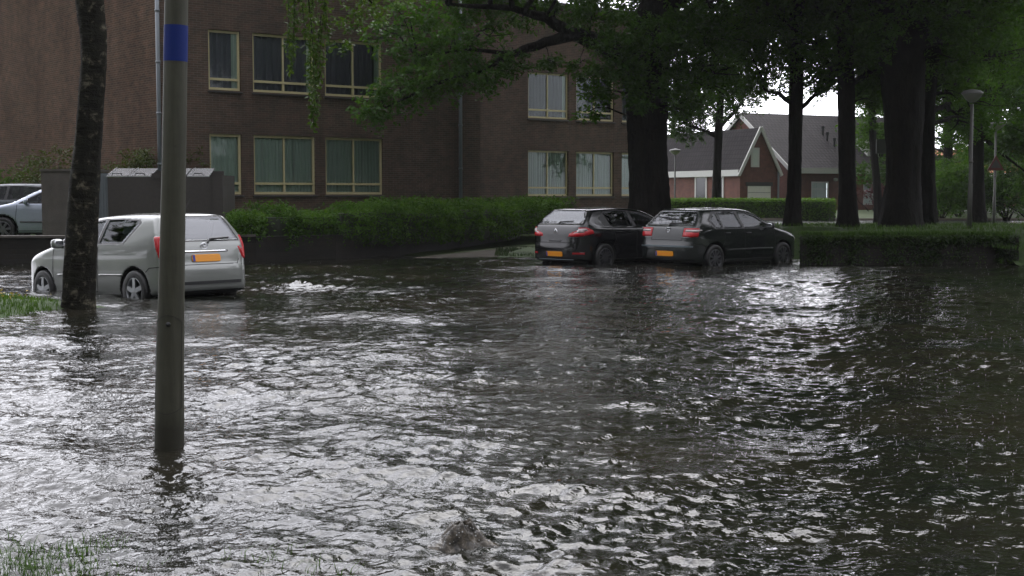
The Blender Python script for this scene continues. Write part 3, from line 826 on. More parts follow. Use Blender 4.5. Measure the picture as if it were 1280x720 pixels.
BLACK = dict(L=4.30, W=1.81, H=1.47, paint='black_paint', wr=.32, wheels=(.80, 3.44), belt=1.0, seats=(1.9, 1.05), dash=2.85, spokes=14, spw=.13, rimmat='rim_dark',
    side=[(.14, .24), (.04, .30), (.0, .44), (.0, .56), (.03, .64), (.05, .74), (.07, .90), (.14, 1.05), (.24, 1.10), (.50, 1.36), (.58, 1.42), (.85, 1.45), (1.3, 1.475), (1.8, 1.465), (2.2, 1.42), (2.5, 1.34), (3.15, 1.02), (3.3, .97), (3.8, .86), (4.12, .70), (4.25, .56), (4.30, .42), (4.24, .23), (4.0, .18), (.5, .18)],
    plan=[(0, 0), (.0, .45), (.06, .68), (.25, .82), (.7, .89), (1.5, .905), (2.8, .905), (3.5, .88), (3.95, .79), (4.2, .52), (4.3, .22), (4.3, 0)],
    sect=[(.74, .16), (.84, .21), (.89, .38), (.905, .60), (.895, .86), (.85, .97), (.81, 1.02), (.64, 1.37), (.56, 1.435), (.3, 1.48), (0, 1.50)],
    feats=[
        ('window_trim', 'side', [(.86, 1.04), (.72, 1.20), (.95, 1.375), (1.35, 1.395), (1.8, 1.385), (2.2, 1.34), (2.5, 1.255), (3.02, .985)], 'plastic'),
        ('side_window', 'side', [(1.05, 1.035), (.92, 1.33), (1.35, 1.375), (1.74, 1.365), (1.86, 1.015)], 'car_glass', {'push': -.006}),
        ('door_window', 'side', [(1.94, 1.012), (1.83, 1.362), (2.18, 1.32), (2.46, 1.24), (2.92, .995)], 'car_glass', {'push': -.006}),
        ('rear_window', 'rear', [(-.60, 1.10), (.60, 1.10), (.66, 1.2), (.48, 1.385), (-.48, 1.385), (-.66, 1.2)], 'rear_glass_dark', {'mirror': False, 'push': -.006, 'ny': .25}),
        ('windscreen', 'front', [(-.73, 1.035), (.73, 1.035), (.57, 1.38), (-.57, 1.38)], 'car_glass', {'mirror': False, 'ny': .2}),
        ('tail_light', 'rear', [(.40, .80), (.42, .865), (.70, .965), (.99, .98), (.99, .82), (.6, .80)], 'red', {'mirror': True, 'ymax': .19, 'push': .016, 'ny': .02}),
        ('tail_light', 'side', [(-.1, .82), (.20, .82), (.46, .875), (.42, .95), (.25, 1.01), (-.1, 1.0)], 'red', {'push': .016, 'nx': .2}),
        ('lamp_insert', 'rear', [(.52, .875), (.72, .945), (.99, .97), (.99, .93), (.72, .89)], 'clear', {'mirror': True, 'ymax': .19, 'push': .02, 'ny': .02}),
        ('lamp_insert', 'side', [(-.1, .92), (.20, .92), (.30, .945), (.24, .99), (-.1, .975)], 'clear', {'push': .02, 'nx': .2}),
        ('reflector', 'rear', [(.55, .40), (.78, .40), (.78, .44), (.55, .44)], 'red', {'mirror': True, 'push': .006, 'ny': .02}),
        ('headlight', 'side', [(3.78, .68), (4.2, .52), (4.3, .66), (3.85, .86)], 'clear', {'push': .01, 'nx': .12}),
    ],
    gaps=[('side', [(1.90, .98), (1.88, .5), (1.92, .28)]), ('side', [(3.02, .96), (3.06, .55), (2.98, .28)]), ('side', [(1.08, 1.0), (1.16, .72), (1.05, .55)]), ('side', [(1.1, .28), (2.98, .28)]),
          ('rear', [(-.62, .78), (-.58, .66), (.58, .66), (.62, .78)])],
    mirror=(2.78, 1.02), handles=[(2.05, .88), (1.25, .90)],
    plate=(.40, .52), badge=(.90, 'diamond'), garnish=(.70, .18, 'plastic'), rear_strips=[(.275, .55, 'chrome_dull', .02)], wiper=(1.12, -.05, .38), aerial=.75)
M['chrome_dull'] = simple('grey_blue_trim', (.16, .19, .21), .35, .5, .1)
# ------------------------------------------------------------------ apartment building (corner towards the water)
A0 = atd(203, 245, 36.5); A0.z = .45
ANG = math.radians(38.8)
dx_, dy_ = Vector((math.cos(ANG), math.sin(ANG), 0)), Vector((-math.sin(ANG), math.cos(ANG), 0))
def fac(px, py, off=0.0):            # photo pixel -> (along, height above base) on the front wall set back by off
    r = ray(px, py); o = Vector((0, 0, H)); p0 = A0 + dy_ * off
    t = (p0 - o).dot(dy_) / r.dot(dy_); p = o + r * t
    return (p - p0).dot(dx_), p.z - A0.z
bld = thing('apartment_building', 'large dark brown brick apartment block with cream framed windows', 'building', A0, (0, 0, ANG))
HB = 8.05
def wall_holes(mb, x0, x1, z0, z1, holes, y=0.0, depth=.14):
    xs = sorted({x0, x1, *[h[0] for h in holes], *[h[2] for h in holes]}); zs = sorted({z0, z1, *[h[1] for h in holes], *[h[3] for h in holes]})
    for i in range(len(xs)-1):
        for j in range(len(zs)-1):
            cx, cz = (xs[i]+xs[i+1])/2, (zs[j]+zs[j+1])/2
            if any(h[0] < cx < h[2] and h[1] < cz < h[3] for h in holes): continue
            mb.add([(xs[i], y, zs[j]), (xs[i+1], y, zs[j]), (xs[i+1], y, zs[j+1]), (xs[i], y, zs[j+1])], [(0, 1, 2, 3)])
    for a, b, c, d in holes:
        for p, q in (((a, b), (a, d)), ((c, d), (c, b)), ((a, d), (c, d)), ((c, b), (a, b))):
            mb.add([(p[0], y, p[1]), (q[0], y, q[1]), (q[0], y+depth, q[1]), (p[0], y+depth, p[1])], [(0, 1, 2, 3)])
def curtain_mesh(x0, x1, z0, z1, y, pitch=.11, amp=.03):
    n = max(6, int((x1 - x0) / .02)); xs = np.linspace(x0, x1, n); ph = random.random() * 6
    ys = y + amp * np.sin(xs * 2*PI/pitch + ph + .8*np.sin(xs*3)) + .012*np.sin(xs*23+ph)
    V = np.concatenate([np.stack([xs, ys, np.full(n, z0)], 1), np.stack([xs, ys, np.full(n, z1)], 1)])
    i = np.arange(n-1); return V, np.stack([i, i+1, i+1+n, i+n], 1)
def window(x0, z0, x1, z1, y, kind, mull=True, parent=bld):
    t = MB(); fw, yd = .07, y + .07
    a, b = yd, yd + .06; ztr = z0 + (z1 - z0) * .185
    t.box((x0, a, z0), (x0+fw, b, z1)); t.box((x1-fw, a, z0), (x1, b, z1))
    t.box((x0+fw, a, z0), (x1-fw, b, z0+fw)); t.box((x0+fw, a, z1-fw), (x1-fw, b, z1))
    t.box((x0+fw, a-.012, ztr-.035), (x1-fw, b, ztr+.03))
    xm = (x0+x1)/2
    if mull: t.box((xm-.035, a-.006, z0+fw), (xm+.035, b, ztr-.035)); t.box((xm-.025, a, ztr+.03), (xm+.025, b, z1-fw))
    w = t.build('window', M['cream'], parent)
    t = MB(); t.box((x0+fw+.002, yd+.025, z0+fw+.002), (x1-fw-.002, yd+.037, z1-fw-.002)); t.build('pane', M['pane'], w)
    t = MB(); t.prism([(y-.06, z0-.075), (y+.09, z0-.03), (y+.09, z0-.004), (y-.06, z0-.045)], x0-.04, x1+.04, 'x'); t.build('sill', M['sill'], w)
    yc = yd + .115
    if kind == 'light':
        V, Q = curtain_mesh(x0, x1, z0, z1, yc); npmesh('curtain', V, Q, M['curtain'], w, True)
        if mull:
            for f in (.17, .68): t = MB(); t.box((x0+(x1-x0)*f-.02, yd+.062, ztr+.03), (x0+(x1-x0)*f+.005, yd+.075, z1-fw)); t.build('sash_bar', M['white'], w)
    else:
        V, Q = curtain_mesh(x0, x1-.22*(x1-x0 > .8), z0, z1, yc, .16, .05); npmesh('curtain', V, Q, M['curtain_dark'], w, True)
        if kind == 'dark':
            V, Q = curtain_mesh(x1-.22, x1, z0, z1, yc-.06, .1, .02); npmesh('net_curtain', V, Q, M['curtain'], w, True)
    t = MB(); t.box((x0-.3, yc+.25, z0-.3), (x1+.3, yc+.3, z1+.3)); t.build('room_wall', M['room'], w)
    return (x0, z0, x1, z1)
# window grid measured on the photograph
sA = [fac(263, 243), fac(474, 243)]
zl0 = fac(360, 243)[1]; zl1 = fac(360, 170)[1]
zu0 = fac(360, 117)[1]; zu1 = fac(360, 44.5)[1]
colsA = [(fac(263, 245)[0], fac(303, 245)[0], False), (fac(318, 245)[0], fac(395, 245)[0], True), (fac(407.5, 245)[0], fac(479, 245)[0], True)]
LA = fac(600, 245)[0]
offB = 4.4
zb0 = fac(690, 245, offB)[1]; zb1 = fac(690, 188.5, offB)[1]; zc0 = fac(690, 148.5, offB)[1]; zc1 = fac(690, 91.5, offB)[1]
colsB = [(fac(660, 245, offB)[0], fac(710.5, 245, offB)[0]), (fac(720, 245, offB)[0], fac(767, 245, offB)[0]), (fac(777, 245, offB)[0], fac(822, 245, offB)[0])]
B0, LB = LA - .6, fac(832, 245, offB)[0]
st = zu0 - zl0
holesA, holesB = [], []
for x0, x1, mu in colsA:
    for r_, (z0, z1) in enumerate(((zl0, zl1), (zu0, zu1))):
        holesA.append(window(x0, z0, x1, z1, 0, ('light', 'dark', 'plain')[r_], mu))
for i, (x0, x1) in enumerate(colsB):
    for r_, (z0, z1) in enumerate(((zb0, zb1), (zc0, zc1))):
        holesB.append(window(x0, z0, x1, z1, offB, 'light' if r_ == 0 else ('dark' if i == 0 else 'plain')))
HBB = min(HB, zc1 + 3.6)
t = MB(); wall_holes(t, 0, LA, -.6, HB, holesA, 0); t.build('front_wall', M['brick'], bld)
t = MB(); wall_holes(t, B0, LB, -.6, HBB, holesB, offB); t.build('set_back_wall', M['brick'], bld)
t = MB(); t.add([(0, 26, -.6), (0, 0, -.6), (0, 0, HB), (0, 26, HB)], [(0, 1, 2, 3)]); t.build('side_wall', M['brick_y'], bld)
t = MB()
t.add([(LA, 0, -.6), (LA, 12, -.6), (LA, 12, HB), (LA, 0, HB)], [(0, 1, 2, 3)])
t.build('end_wall', M['brick_y'], bld); t = MB()
t.add([(LB, offB, -.6), (LB, 12, -.6), (LB, 12, HBB), (LB, offB, HBB)], [(0, 1, 2, 3)])
t.build('end_wall', M['brick_y'], bld)
t = MB(); t.box((-.12, -.12, HB), (LA+.12, 26.1, HB+.22)); t.build('roof', M['roof_dark'], bld)
t = MB(); t.box((LA+.13, offB-.12, HBB), (LB+.12, 12.1, HBB+.2)); t.build('lower_roof', M['roof_dark'], bld)
def downpipe(x, y, z0, z1):
    t = MB(); t.tube([(x, y, z0), (x, y, z1)], .055, 12)
    z = z0 + .8
    while z < z1: t.tube([(x, y, z-.03), (x, y, z+.03)], .068, 12); z += 1.35
    t.build('downpipe', M['pipe'], bld, True)
downpipe(-.085, -.06, -.2, HB); downpipe(fac(574, 245)[0], -.08, -.2, HB)

# ------------------------------------------------------------------ brick house with a steep garage wing, across the road
a64 = math.radians(90 - 64)
d1, d2 = Vector((math.cos(a64), math.sin(a64), 0)), Vector((-math.sin(a64), math.cos(a64), 0))
C0 = atd(989, 245, 90); C0.z = .55
house = thing('brick_house', 'red brick house with grey violet tiled roof and steep gabled garage wing', 'house', C0, (0, 0, a64))
def hpx(px, py, yl=0.0):           # pixel -> local x, z on the plane local y = yl
    r = ray(px, py); o = Vector((0, 0, H)); p0 = C0 + d2 * yl
    t = (p0 - o).dot(d2) / r.dot(d2); p = o + r * t; return (p - p0).dot(d1), p.z - C0.z
ze = hpx(989, 209)[1]; HWm = 5.5; LM = 13.5
zr = atd(931, 143, 95).z - C0.z
def roof_slab(pts, name, mat, parent, th=.12):   # 4 points eave0, eave1, ridge1, ridge0, with UVs in metres
    P = [Vector(p) for p in pts]; n = (P[1]-P[0]).cross(P[3]-P[0]).normalized()
    if n.z < 0: n = -n
    t = MB(); vs = [p for p in P] + [p + n * th for p in P]
    t.add(vs, [(4, 5, 6, 7), (0, 3, 2, 1), (0, 1, 5, 4), (1, 2, 6, 5), (2, 3, 7, 6), (3, 0, 4, 7)])
    o = t.build(name, mat, parent); uv = o.data.uv_layers.new(name='UVMap')
    e = (P[1]-P[0]).normalized(); u = (P[3]-P[0]); u = (u - e*u.dot(e)).normalized()
    for li, l in enumerate(o.data.loops):
        c = o.data.vertices[l.vertex_index].co - P[0]; uv.data[li].uv = (c.dot(e), c.dot(u))
    return o
t = MB(); wins = [(hpx(1014, 0)[0], hpx(0, 252.5)[1], hpx(1036, 0)[0], hpx(0, 227)[1]), (hpx(1079, 0)[0], hpx(0, 256)[1], hpx(1096, 0)[0], hpx(0, 228)[1])]
for i in range(2):
    z0 = atd(1025, (252.5, 256)[i], 91 + i).z - C0.z; z1 = atd(1025, (227, 228)[i], 91 + i).z - C0.z
    x0 = hpx((1014, 1079)[i], 240)[0]; x1 = hpx((1036, 1096)[i], 240)[0]; wins[i] = (x0, z0, x1, z1)
door = (hpx(1048, 240)[0], 0.05, hpx(1061, 240)[0], 2.15)
wall_holes(t, 0, LM, -.5, ze, wins + [door], 0, .1); t.build('front_wall', M['brick_red'], house)
t = MB(); t.add([(0, 0, -.5), (0, 0, ze), (0, HWm, zr-.05), (0, 2*HWm, ze), (0, 2*HWm, -.5)], [(0, 1, 2, 3, 4)]); t.build('gable_wall', M['brick_red_y'], house); t = MB(); t.add([(LM, 0, -.5), (LM, 0, ze), (LM, HWm, zr-.05), (LM, 2*HWm, ze), (LM, 2*HWm, -.5)], [(4, 3, 2, 1, 0)])
t.build('gable_wall', M['brick_red_y'], house)
sl = (zr - ze) / HWm
roof = roof_slab([(-.25, -.35, ze-.35*sl), (LM+.25, -.35, ze-.35*sl), (LM+.25, HWm, zr), (-.25, HWm, zr)], 'roof', M['tiles'], house)
roof_slab([(-.25, 2*HWm+.35, ze-.35*sl), (LM+.25, 2*HWm+.35, ze-.35*sl), (LM+.25, HWm, zr), (-.25, HWm, zr)], 'rear_roof', M['tiles'], house)
t = MB(); t.box((-.2, -.46, ze-.36*sl-.16), (LM+.2, -.36, ze-.36*sl+.2)); t.build('gutter', M['white'], house)
t = MB()
t.bar((-.29, -.36, ze-.36*sl-.03), (-.29, HWm, zr-.03), .08, .26); t.bar((-.29, 2*HWm+.36, ze-.36*sl-.03), (-.29, HWm, zr-.03), .08, .26); t.build('bargeboard', M['white'], house)
for i, (x0, z0, x1, z1) in enumerate(wins):
    t = MB(); f = .09
    t.box((x0, .02, z0), (x0+f, .09, z1)); t.box((x1-f, .02, z0), (x1, .09, z1)); t.box((x0+f, .02, z0), (x1-f, .09, z0+f)); t.box((x0+f, .02, z1-f), (x1-f, .09, z1)); t.box((x0+f, .02, z0+.62*(z1-z0)), (x1-f, .085, z0+.62*(z1-z0)+.05))
    w = t.build('window', M['white'], house)
    t = MB(); t.box((x0+f+.002, .05, z0+f+.002), (x1-f-.002, .06, z1-f-.002)); t.build('pane', M['pane'], w)
    V, Q = curtain_mesh(x0, x1, z0, z0+(.62 if i else .98)*(z1-z0), .25, .2, .02); npmesh('curtain', V, Q, M['curtain'] , w, True)
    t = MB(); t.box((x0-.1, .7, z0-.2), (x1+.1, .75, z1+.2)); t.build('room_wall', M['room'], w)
x0, z0, x1, z1 = door
t = MB(); t.box((x0, .06, z0), (x1, .1, z1)); t.box((x0+.15, .045, z0+1.2), (x1-.15, .058, z1-.2)); dr = t.build('front_door', M['plastic'], house)
t = MB(); t.rbox((x0-.35, -.12, z1-.05), (.28, .24, .22), 3, 8); t.build('porch_light', M['white'], house, True)
t = MB(); t.tube([(hpx(1064, 240)[0], -.08, -.3), (hpx(1064, 240)[0], -.08, ze-.3)], .06, 8); t.build('downpipe', M['white'], house)
# dormer
dx0 = hpx(1072.5, 190, 2)[0]; dx1 = hpx(1112, 190, 2)[0]; dzb = atd(1085, 197, 92).z - C0.z; dzt = atd(1085, 174, 92).z - C0.z
yd0 = (dzb - ze) / sl
t = MB(); t.box((dx0, yd0, dzb), (dx1, yd0+2.6, dzt)); t.box((dx0-.12, yd0-.15, dzt), (dx1+.12, yd0+3.0, dzt+.18)); dm = t.build('dormer', M['white'], house)
t = MB(); t.box((dx0+.25, yd0-.03, dzb+.1), (dx0+.32, yd0-.004, dzt-.25)); t.box((dx0+.85, yd0-.03, dzb+.1), (dx0+.95, yd0-.004, dzt-.25)); t.box((dx0+.32, yd0-.03, dzb+.1), (dx0+.85, yd0-.004, dzb+.17)); t.box((dx0+.32, yd0-.03, dzt-.32), (dx0+.85, yd0-.004, dzt-.25)); t.build('window_frame', M['white'], dm)
t = MB(); t.box((dx0+.33, yd0-.02, dzb+.18), (dx0+.84, yd0-.006, dzt-.33)); t.box((dx0+.96, yd0-.02, dzb+.1), (dx1-.1, yd0-.006, dzt-.25)); t.build('pane', M['dark_pane'], dm)
# roof vents
for vx, vy in ((1028.5, 170), (1034, 178), (1043, 186)):
    lx, lz = hpx(vx, vy, 2.5); yy = max(.8, (lz - ze) / sl); lx = hpx(vx, vy, yy)[0]; zz = ze + yy*sl
    t = MB(); t.tube([(lx, yy, zz-.1), (lx, yy, zz+.55)], .08, 10); t.tube([(lx, yy, zz+.5), (lx, yy, zz+.72)], .12, 10); t.build('roof_vent', M['plastic'], house)
# garage wing
R0 = atd(972, 245, 88.0); R0.z = C0.z
rl = R0 - C0; wx1, wy0 = rl.dot(d1), rl.dot(d2)
wx0 = wx1 - 2.95; WL = 11.5
wze = atd(947, 212, 87.4).z - C0.z; wzr = atd(945, 161, 87.4).z - C0.z; wxm = (wx0+wx1)/2
def wp(px, py): return hpx(px, py, wy0)
gx0, gz1 = wp(934.5, 232.5); gx1, _ = wp(963, 240); sx0, sz1 = wp(938.5, 184.5); sx1, sz0 = wp(948.5, 209)
t = MB(); V = [(wx0, wy0, -.5), (wx1, wy0, -.5), (wx1, wy0, wze), (wxm, wy0, wzr), (wx0, wy0, wze)]
t.add(V, [(0, 1, 2, 3, 4)]); t.build('wing_gable', M['brick_red'], house)
t = MB()
t.add([(wx0, wy0+WL, -.5), (wx0, wy0, -.5), (wx0, wy0, wze), (wx0, wy0+WL, wze)], [(0, 1, 2, 3)]); t.build('wing_wall', M['brick_red_y'], house); t = MB(); t.add([(wx1, wy0, -.5), (wx1, wy0+WL, -.5), (wx1, wy0+WL, wze), (wx1, wy0, wze)], [(0, 1, 2, 3)])
t.build('wing_wall', M['brick_red_y'], house)
ws = (wzr-wze)/((wx1-wx0)/2)
for sgn, xe in ((-1, wx0), (1, wx1)):
    roof_slab([(xe+sgn*.12, wy0-.1, wze-.12*ws), (xe+sgn*.12, wy0+WL, wze-.12*ws), (wxm, wy0+WL, wzr), (wxm, wy0-.1, wzr)], 'wing_roof', M['tiles'], house)
    t = MB(); t.bar((xe+sgn*.2, wy0-.16, wze-.22*ws), (wxm, wy0-.16, wzr+.08), .1, .2, up=(0, 0, 1)); t.build('bargeboard', M['white'], house)
t = MB(); t.box((wx0-.24, wy0-.1, wze-.42), (wx0-.13, wy0+WL, wze-.02)); t.build('gutter', M['white'], house)
t = MB(); t.tube([(wx1-.02, wy0-.09, -.3), (wx1-.02, wy0-.09, wze)], .06, 8); t.build('downpipe', M['pipe'], house)
t = MB(); t.box((gx0, wy0-.03, -.3), (gx1, wy0-.004, gz1)); g = t.build('garage_door', M['garage'], house)
t = MB()
for k in range(1, 5): t.box((gx0+.03, wy0-.036, gz1-.42*k-.012), (gx1-.03, wy0-.031, gz1-.42*k+.012))
t.build('door_groove', M['sign_back'], g)
t = MB(); t.box((gx0-.15, wy0-.05, gz1), (gx1+.15, wy0-.003, gz1+.25)); t.build('lintel', M['sill'], house)
t = MB(); t.box((sx0, wy0-.06, sz0), (sx1, wy0-.004, sz1)); w = t.build('window', M['white'], house)
t = MB(); t.box((sx0+.12, wy0-.066, sz0+.12), (sx1-.12, wy0-.061, sz1-.12)); t.build('pane', M['curtain'], w)
for k, (pa, pb) in enumerate(((869, 884), (891, 905))):     # two tall side windows of the wing
    def wl(px):
        r = ray(px, 240); o = Vector((0, 0, H)); p0 = C0 + d1 * wx0; t_ = (p0-o).dot(d1)/r.dot(d1); return (o+r*t_-p0).dot(d2)
    ya, yb = sorted((wl(pa), wl(pb))); za, zb_ = .25, 2.35
    t = MB(); f = .14
    t.box((wx0-.05, ya, za), (wx0-.004, ya+f, zb_)); t.box((wx0-.05, yb-f, za), (wx0-.004, yb, zb_)); t.box((wx0-.05, ya+f, zb_-f), (wx0-.004, yb-f, zb_)); t.box((wx0-.05, ya+f, za), (wx0-.004, yb-f, za+f))
    w = t.build('window', M['white'], house); t = MB(); t.box((wx0-.03, ya+f, za+f), (wx0-.006, yb-f, zb_-f)); t.build('pane', M['dark_pane'], w)

# neighbour far behind on the right
FH = atd(1205, 245, 125); FH.z = .6
fh = thing('orange_roof_house', 'far orange roofed house with white fascia half hidden behind shrubs', 'house', FH, (0, 0, math.radians(8)))
t = MB(); t.box((-8, 0, -.6), (9, 8, 2.1)); t.build('wall', simple('pale_orange_brick', (.38, .2, .12), .8), fh)
roof_slab([(-8.3, -.5, 3.0), (9.3, -.5, 3.0), (9.3, 4, 5.2), (-8.3, 4, 5.2)], 'roof', M['tiles_orange'], fh)
t = MB(); t.box((-8.3, -.62, 2.1), (9.3, -.1, 2.98)); t.build('fascia', M['white'], fh)
t = MB(); t.box((-3.2, -.05, .6), (-1.4, -.004, 2.0)); t.build('window', M['white'], fh); t = MB(); t.box((2.2, -.05, .6), (4.4, -.004, 2.0)); t.build('window', M['white'], fh)
# ------------------------------------------------------------------ terrain and water
def smooth(a, b, x):
    t = np.clip((x - a) / (b - a), 0, 1); return t * t * (3 - 2 * t)
def vnoise(X, Y, sc, seed=0):
    r = np.random.default_rng(seed); s = 0
    for i in range(7):
        a = r.uniform(0, 2*PI); k = sc * r.uniform(.6, 1.8)
        s = s + np.sin((X*math.cos(a) + Y*math.sin(a)) * k + r.uniform(0, 6.28)) / 7
    return s
def grid_mesh(name, X, Y, Z, mat, smoothf=True):
    ny, nx = X.shape; V = np.stack([X, Y, Z], -1).reshape(-1, 3)
    i = np.arange(ny*nx).reshape(ny, nx); Q = np.stack([i[:-1, :-1], i[:-1, 1:], i[1:, 1:], i[1:, :-1]], -1).reshape(-1, 4)
    return npmesh(name, V, Q, mat, None, smoothf)
def soil_mat(name, c1, c2, c3, rough=.8, sc=1.2):
    t = NT(name); v = t.coord()
    n = t.noise(v, sc, 6, .65); n2 = t.noise(v, sc*9, 4, .7)
    col = t.ramp(t.math('ADD', t.math('MULTIPLY', n, .6), t.math('MULTIPLY', n2, .4)), [(.35, c1), (.52, c2), (.68, c3)])
    return t.set(color=col, rough=rough, normal=t.bump(n2, .6, .03), spec=.2)
M['turf'] = soil_mat('rough_turf', (.018, .032, .009), (.03, .055, .013), (.05, .08, .02))
M['ground'] = soil_mat('wet_ground', (.03, .045, .015), (.05, .075, .022), (.07, .085, .03), .7)
M['road'] = soil_mat('wet_asphalt', (.035, .035, .035), (.05, .05, .05), (.07, .068, .065), .22)
M['paving'] = soil_mat('wet_sandy_paving', (.022, .018, .012), (.033, .027, .018), (.048, .04, .03), .85)

# main ground: below the water near the camera, rising gently beyond it, out to the horizon
ys = np.concatenate([np.arange(-30, 130, 1.0), np.geomspace(130, 800, 20)]); xs = np.concatenate([-np.geomspace(780, 80, 14), np.arange(-79, 80, 1.0), np.geomspace(80, 780, 14)])
X, Y = np.meshgrid(xs, ys)
Z = -.28 + .30 * smooth(33.5, 36.5, Y + .25*np.clip(X-8, 0, 20)) + .18 * smooth(37, 60, Y) + .42 * smooth(62, 92, Y) + .03 * vnoise(X, Y, .5, 3)
Z = Z + .02 * vnoise(X, Y, 1.5, 5)
struct(grid_mesh('ground', X, Y, Z, M['ground']))

# flood water
rows = []
y = 2.0
while y < 50: rows.append(y); y += max(.012, y * .0031)
rows = np.array(rows); u = np.linspace(-1, 1, 800)
X = u[None, :] * (rows[:, None] * .52 + 2.6); Y = np.broadcast_to(rows[:, None], X.shape)
wr = np.random.default_rng(11); Z = np.zeros_like(X)
gx = vnoise(X, Y, .55, 21); gx2 = vnoise(X, Y, 1.6, 22)
amp = np.clip(.95 + .75 * gx + .55 * gx2, .3, 2.0)
for i in range(96):
    lam = .075 * (1.3 / .075) ** (i / 95) * wr.uniform(.9, 1.1); a = wr.normal(1.7, .95); k = 2*PI/lam
    slope = .0150 * (lam / .5) ** -.55 * wr.uniform(.6, 1.3)
    wx = X + .12*np.sin(Y*1.1 + i) ; wy = Y + .12*np.sin(X*1.3 + 2*i)
    ph = (wx*math.cos(a) + wy*math.sin(a)) * k + wr.uniform(0, 6.28)
    vis = np.clip((lam - 1.4 * np.maximum(.012, Y*.0031)) / (lam*.6), 0, 1)
    s = np.sin(ph); Z += slope / k * amp * vis * (s - .25*np.cos(2*ph))
for lam, a_, s_, p_ in ((1.7, 1.5, .022, .4), (2.3, 1.9, .024, 2.2), (2.9, 1.3, .022, 4.1), (3.7, 1.75, .024, 1.0), (1.4, 2.3, .018, 5.0), (5.0, 1.45, .02, 3.1)):
    k = 2*PI/lam; Z += s_/k * np.sin((X*math.cos(a_) + Y*math.sin(a_))*k + p_ + 1.2*np.sin(X*.45 + p_) + .7*np.sin(Y*.6 + 2*p_))
def swell(px, py, hgt, rad, ring=0.0, lump=0.0):
    global Z
    c = atz(px, py); d = np.hypot(X - c.x, (Y - c.y)); e = np.exp(-(d/rad)**2)
    Z = Z + hgt * e
    if lump: Z = Z + lump * e * (np.sin(X*61+3*np.sin(Y*37)) * np.sin(Y*53+2*np.sin(X*41)))
    if ring: Z = Z + ring * np.exp(-(d/(rad*2.6))**2) * np.sin(d * 2*PI/(rad*.55))
swell(578, 672, .05, .10)
for _ in range(34):
    swell(578 + wr.normal()*20, 672 + wr.normal()*14, wr.uniform(.003, .012), wr.uniform(.012, .035), wr.uniform(0, .002))
for _ in range(30):
    swell(600 + wr.normal()*55, 690 + wr.normal()*16, wr.uniform(.002, .008), wr.uniform(.015, .035))
swell(635, 712, -.05, .17)
swell(372, 360, .05, .35, .022, .02); swell(330, 350, .02, .8, .008); swell(420, 349, .015, .8, .008)
swell(1218, 556, .022, .03, .003); swell(520, 470, .0, .5, .006); swell(900, 470, 0, .4, .005)
t = NT('flood_water')
co = t.node('ShaderNodeTexCoord').outputs['Object']
mp = t.node('ShaderNodeMapping'); mp.inputs['Scale'].default_value = (1, 1, .3); t.link(co, mp.inputs[0]); v = mp.outputs[0]
nA = t.noise(v, 5.5, 3, .6, .4); nB = t.noise(v, 16, 3, .65, .3); nC = t.noise(v, 45, 2, .6)
# rings of falling drops
def rings(scale, freq, seedloc):
    m2 = t.node('ShaderNodeMapping'); m2.inputs['Location'].default_value = seedloc; m2.inputs['Scale'].default_value = (1, 1, 0); t.link(co, m2.inputs[0])
    vo = t.node('ShaderNodeTexVoronoi', feature='F1'); vo.inputs['Scale'].default_value = scale; t.link(m2.outputs[0], vo.inputs['Vector'])
    d = vo.outputs['Distance']; sp_ = t.node('ShaderNodeSeparateColor'); t.link(vo.outputs['Color'], sp_.inputs[0])
    w = t.math('SINE', t.math('MULTIPLY_ADD', d, freq, t.math('MULTIPLY', sp_.outputs[0], 12)))
    env = t.math('MULTIPLY', t.math('POWER', t.math('SUBTRACT', 1, t.math('MINIMUM', t.math('MULTIPLY', d, 1.7), 1)), 2.0), t.math('GREATER_THAN', sp_.outputs[1], .35))
    return t.math('MULTIPLY', w, env)
r1 = rings(4.5, 34, (0, 0, 0)); r2 = rings(8.0, 26, (3.3, 1.7, 0))
nb = t.bump(nA, .17, .10); nb = t.bump(nB, .17, .035, nb); nb = t.bump(nC, .07, .010, nb)
nb = t.bump(r1, .5, .006, nb); nb = t.bump(r2, .5, .0035, nb)
mud = t.ramp(t.noise(v, .35, 4, .6), [(.4, (.006, .007, .005)), (.7, (.018, .015, .010))])
M['water'] = t.set(color=mud, rough=.025, ior=1.333, normal=nb, spec=.5)
struct(grid_mesh('water', X, Y, Z, M['water']), 'choppy brown flood water over the street')
WX, WY, WZ = X, Y, Z

# splashes of the rain
sv = Leaves(); P = []
R2 = np.random.default_rng(5)
n = 3600
yy = 4 + (33 - 4) * R2.random(n) ** .8; xx = (R2.random(n) * 2 - 1) * (yy * .42 + .5)
keep = R2.random(n) < .30 + .5 * smooth(-2, 5, xx) ; xx, yy = xx[keep], yy[keep]
V, Q, c0 = [], [], 0
for x, y in zip(xx, yy):
    hh = R2.uniform(.006, .02) * (1.0 if R2.random() < .9 else 1.5); r = R2.uniform(.002, .005)
    for (ox, oy, z, rr, hz) in [(0, 0, hh*.35, r, hh)] + [(R2.normal()*.02, R2.normal()*.02, R2.uniform(.01, .06), R2.uniform(.002, .0045), .006) for _ in range(2)]:
        p = np.array([[0, 0, hz*.65], [rr, 0, 0], [0, rr, 0], [-rr, 0, 0], [0, -rr, 0], [0, 0, -hz*.65]]) + [x+ox, y+oy, z+.004]
        V.append(p); Q.append(np.array([[0,1,2],[0,2,3],[0,3,4],[0,4,1],[5,2,1],[5,3,2],[5,4,3],[5,1,4]]) + c0); c0 += 6
M['splash'] = simple('splash_water', (.30, .30, .29), .2, 0, .1, spec=.6)
o = npmesh('rain_splashes', np.concatenate(V), np.concatenate(Q), M['splash'], None, True)
tag(o, 'small white splashes of raindrops all over the flood water', 'splashes', kind='stuff')

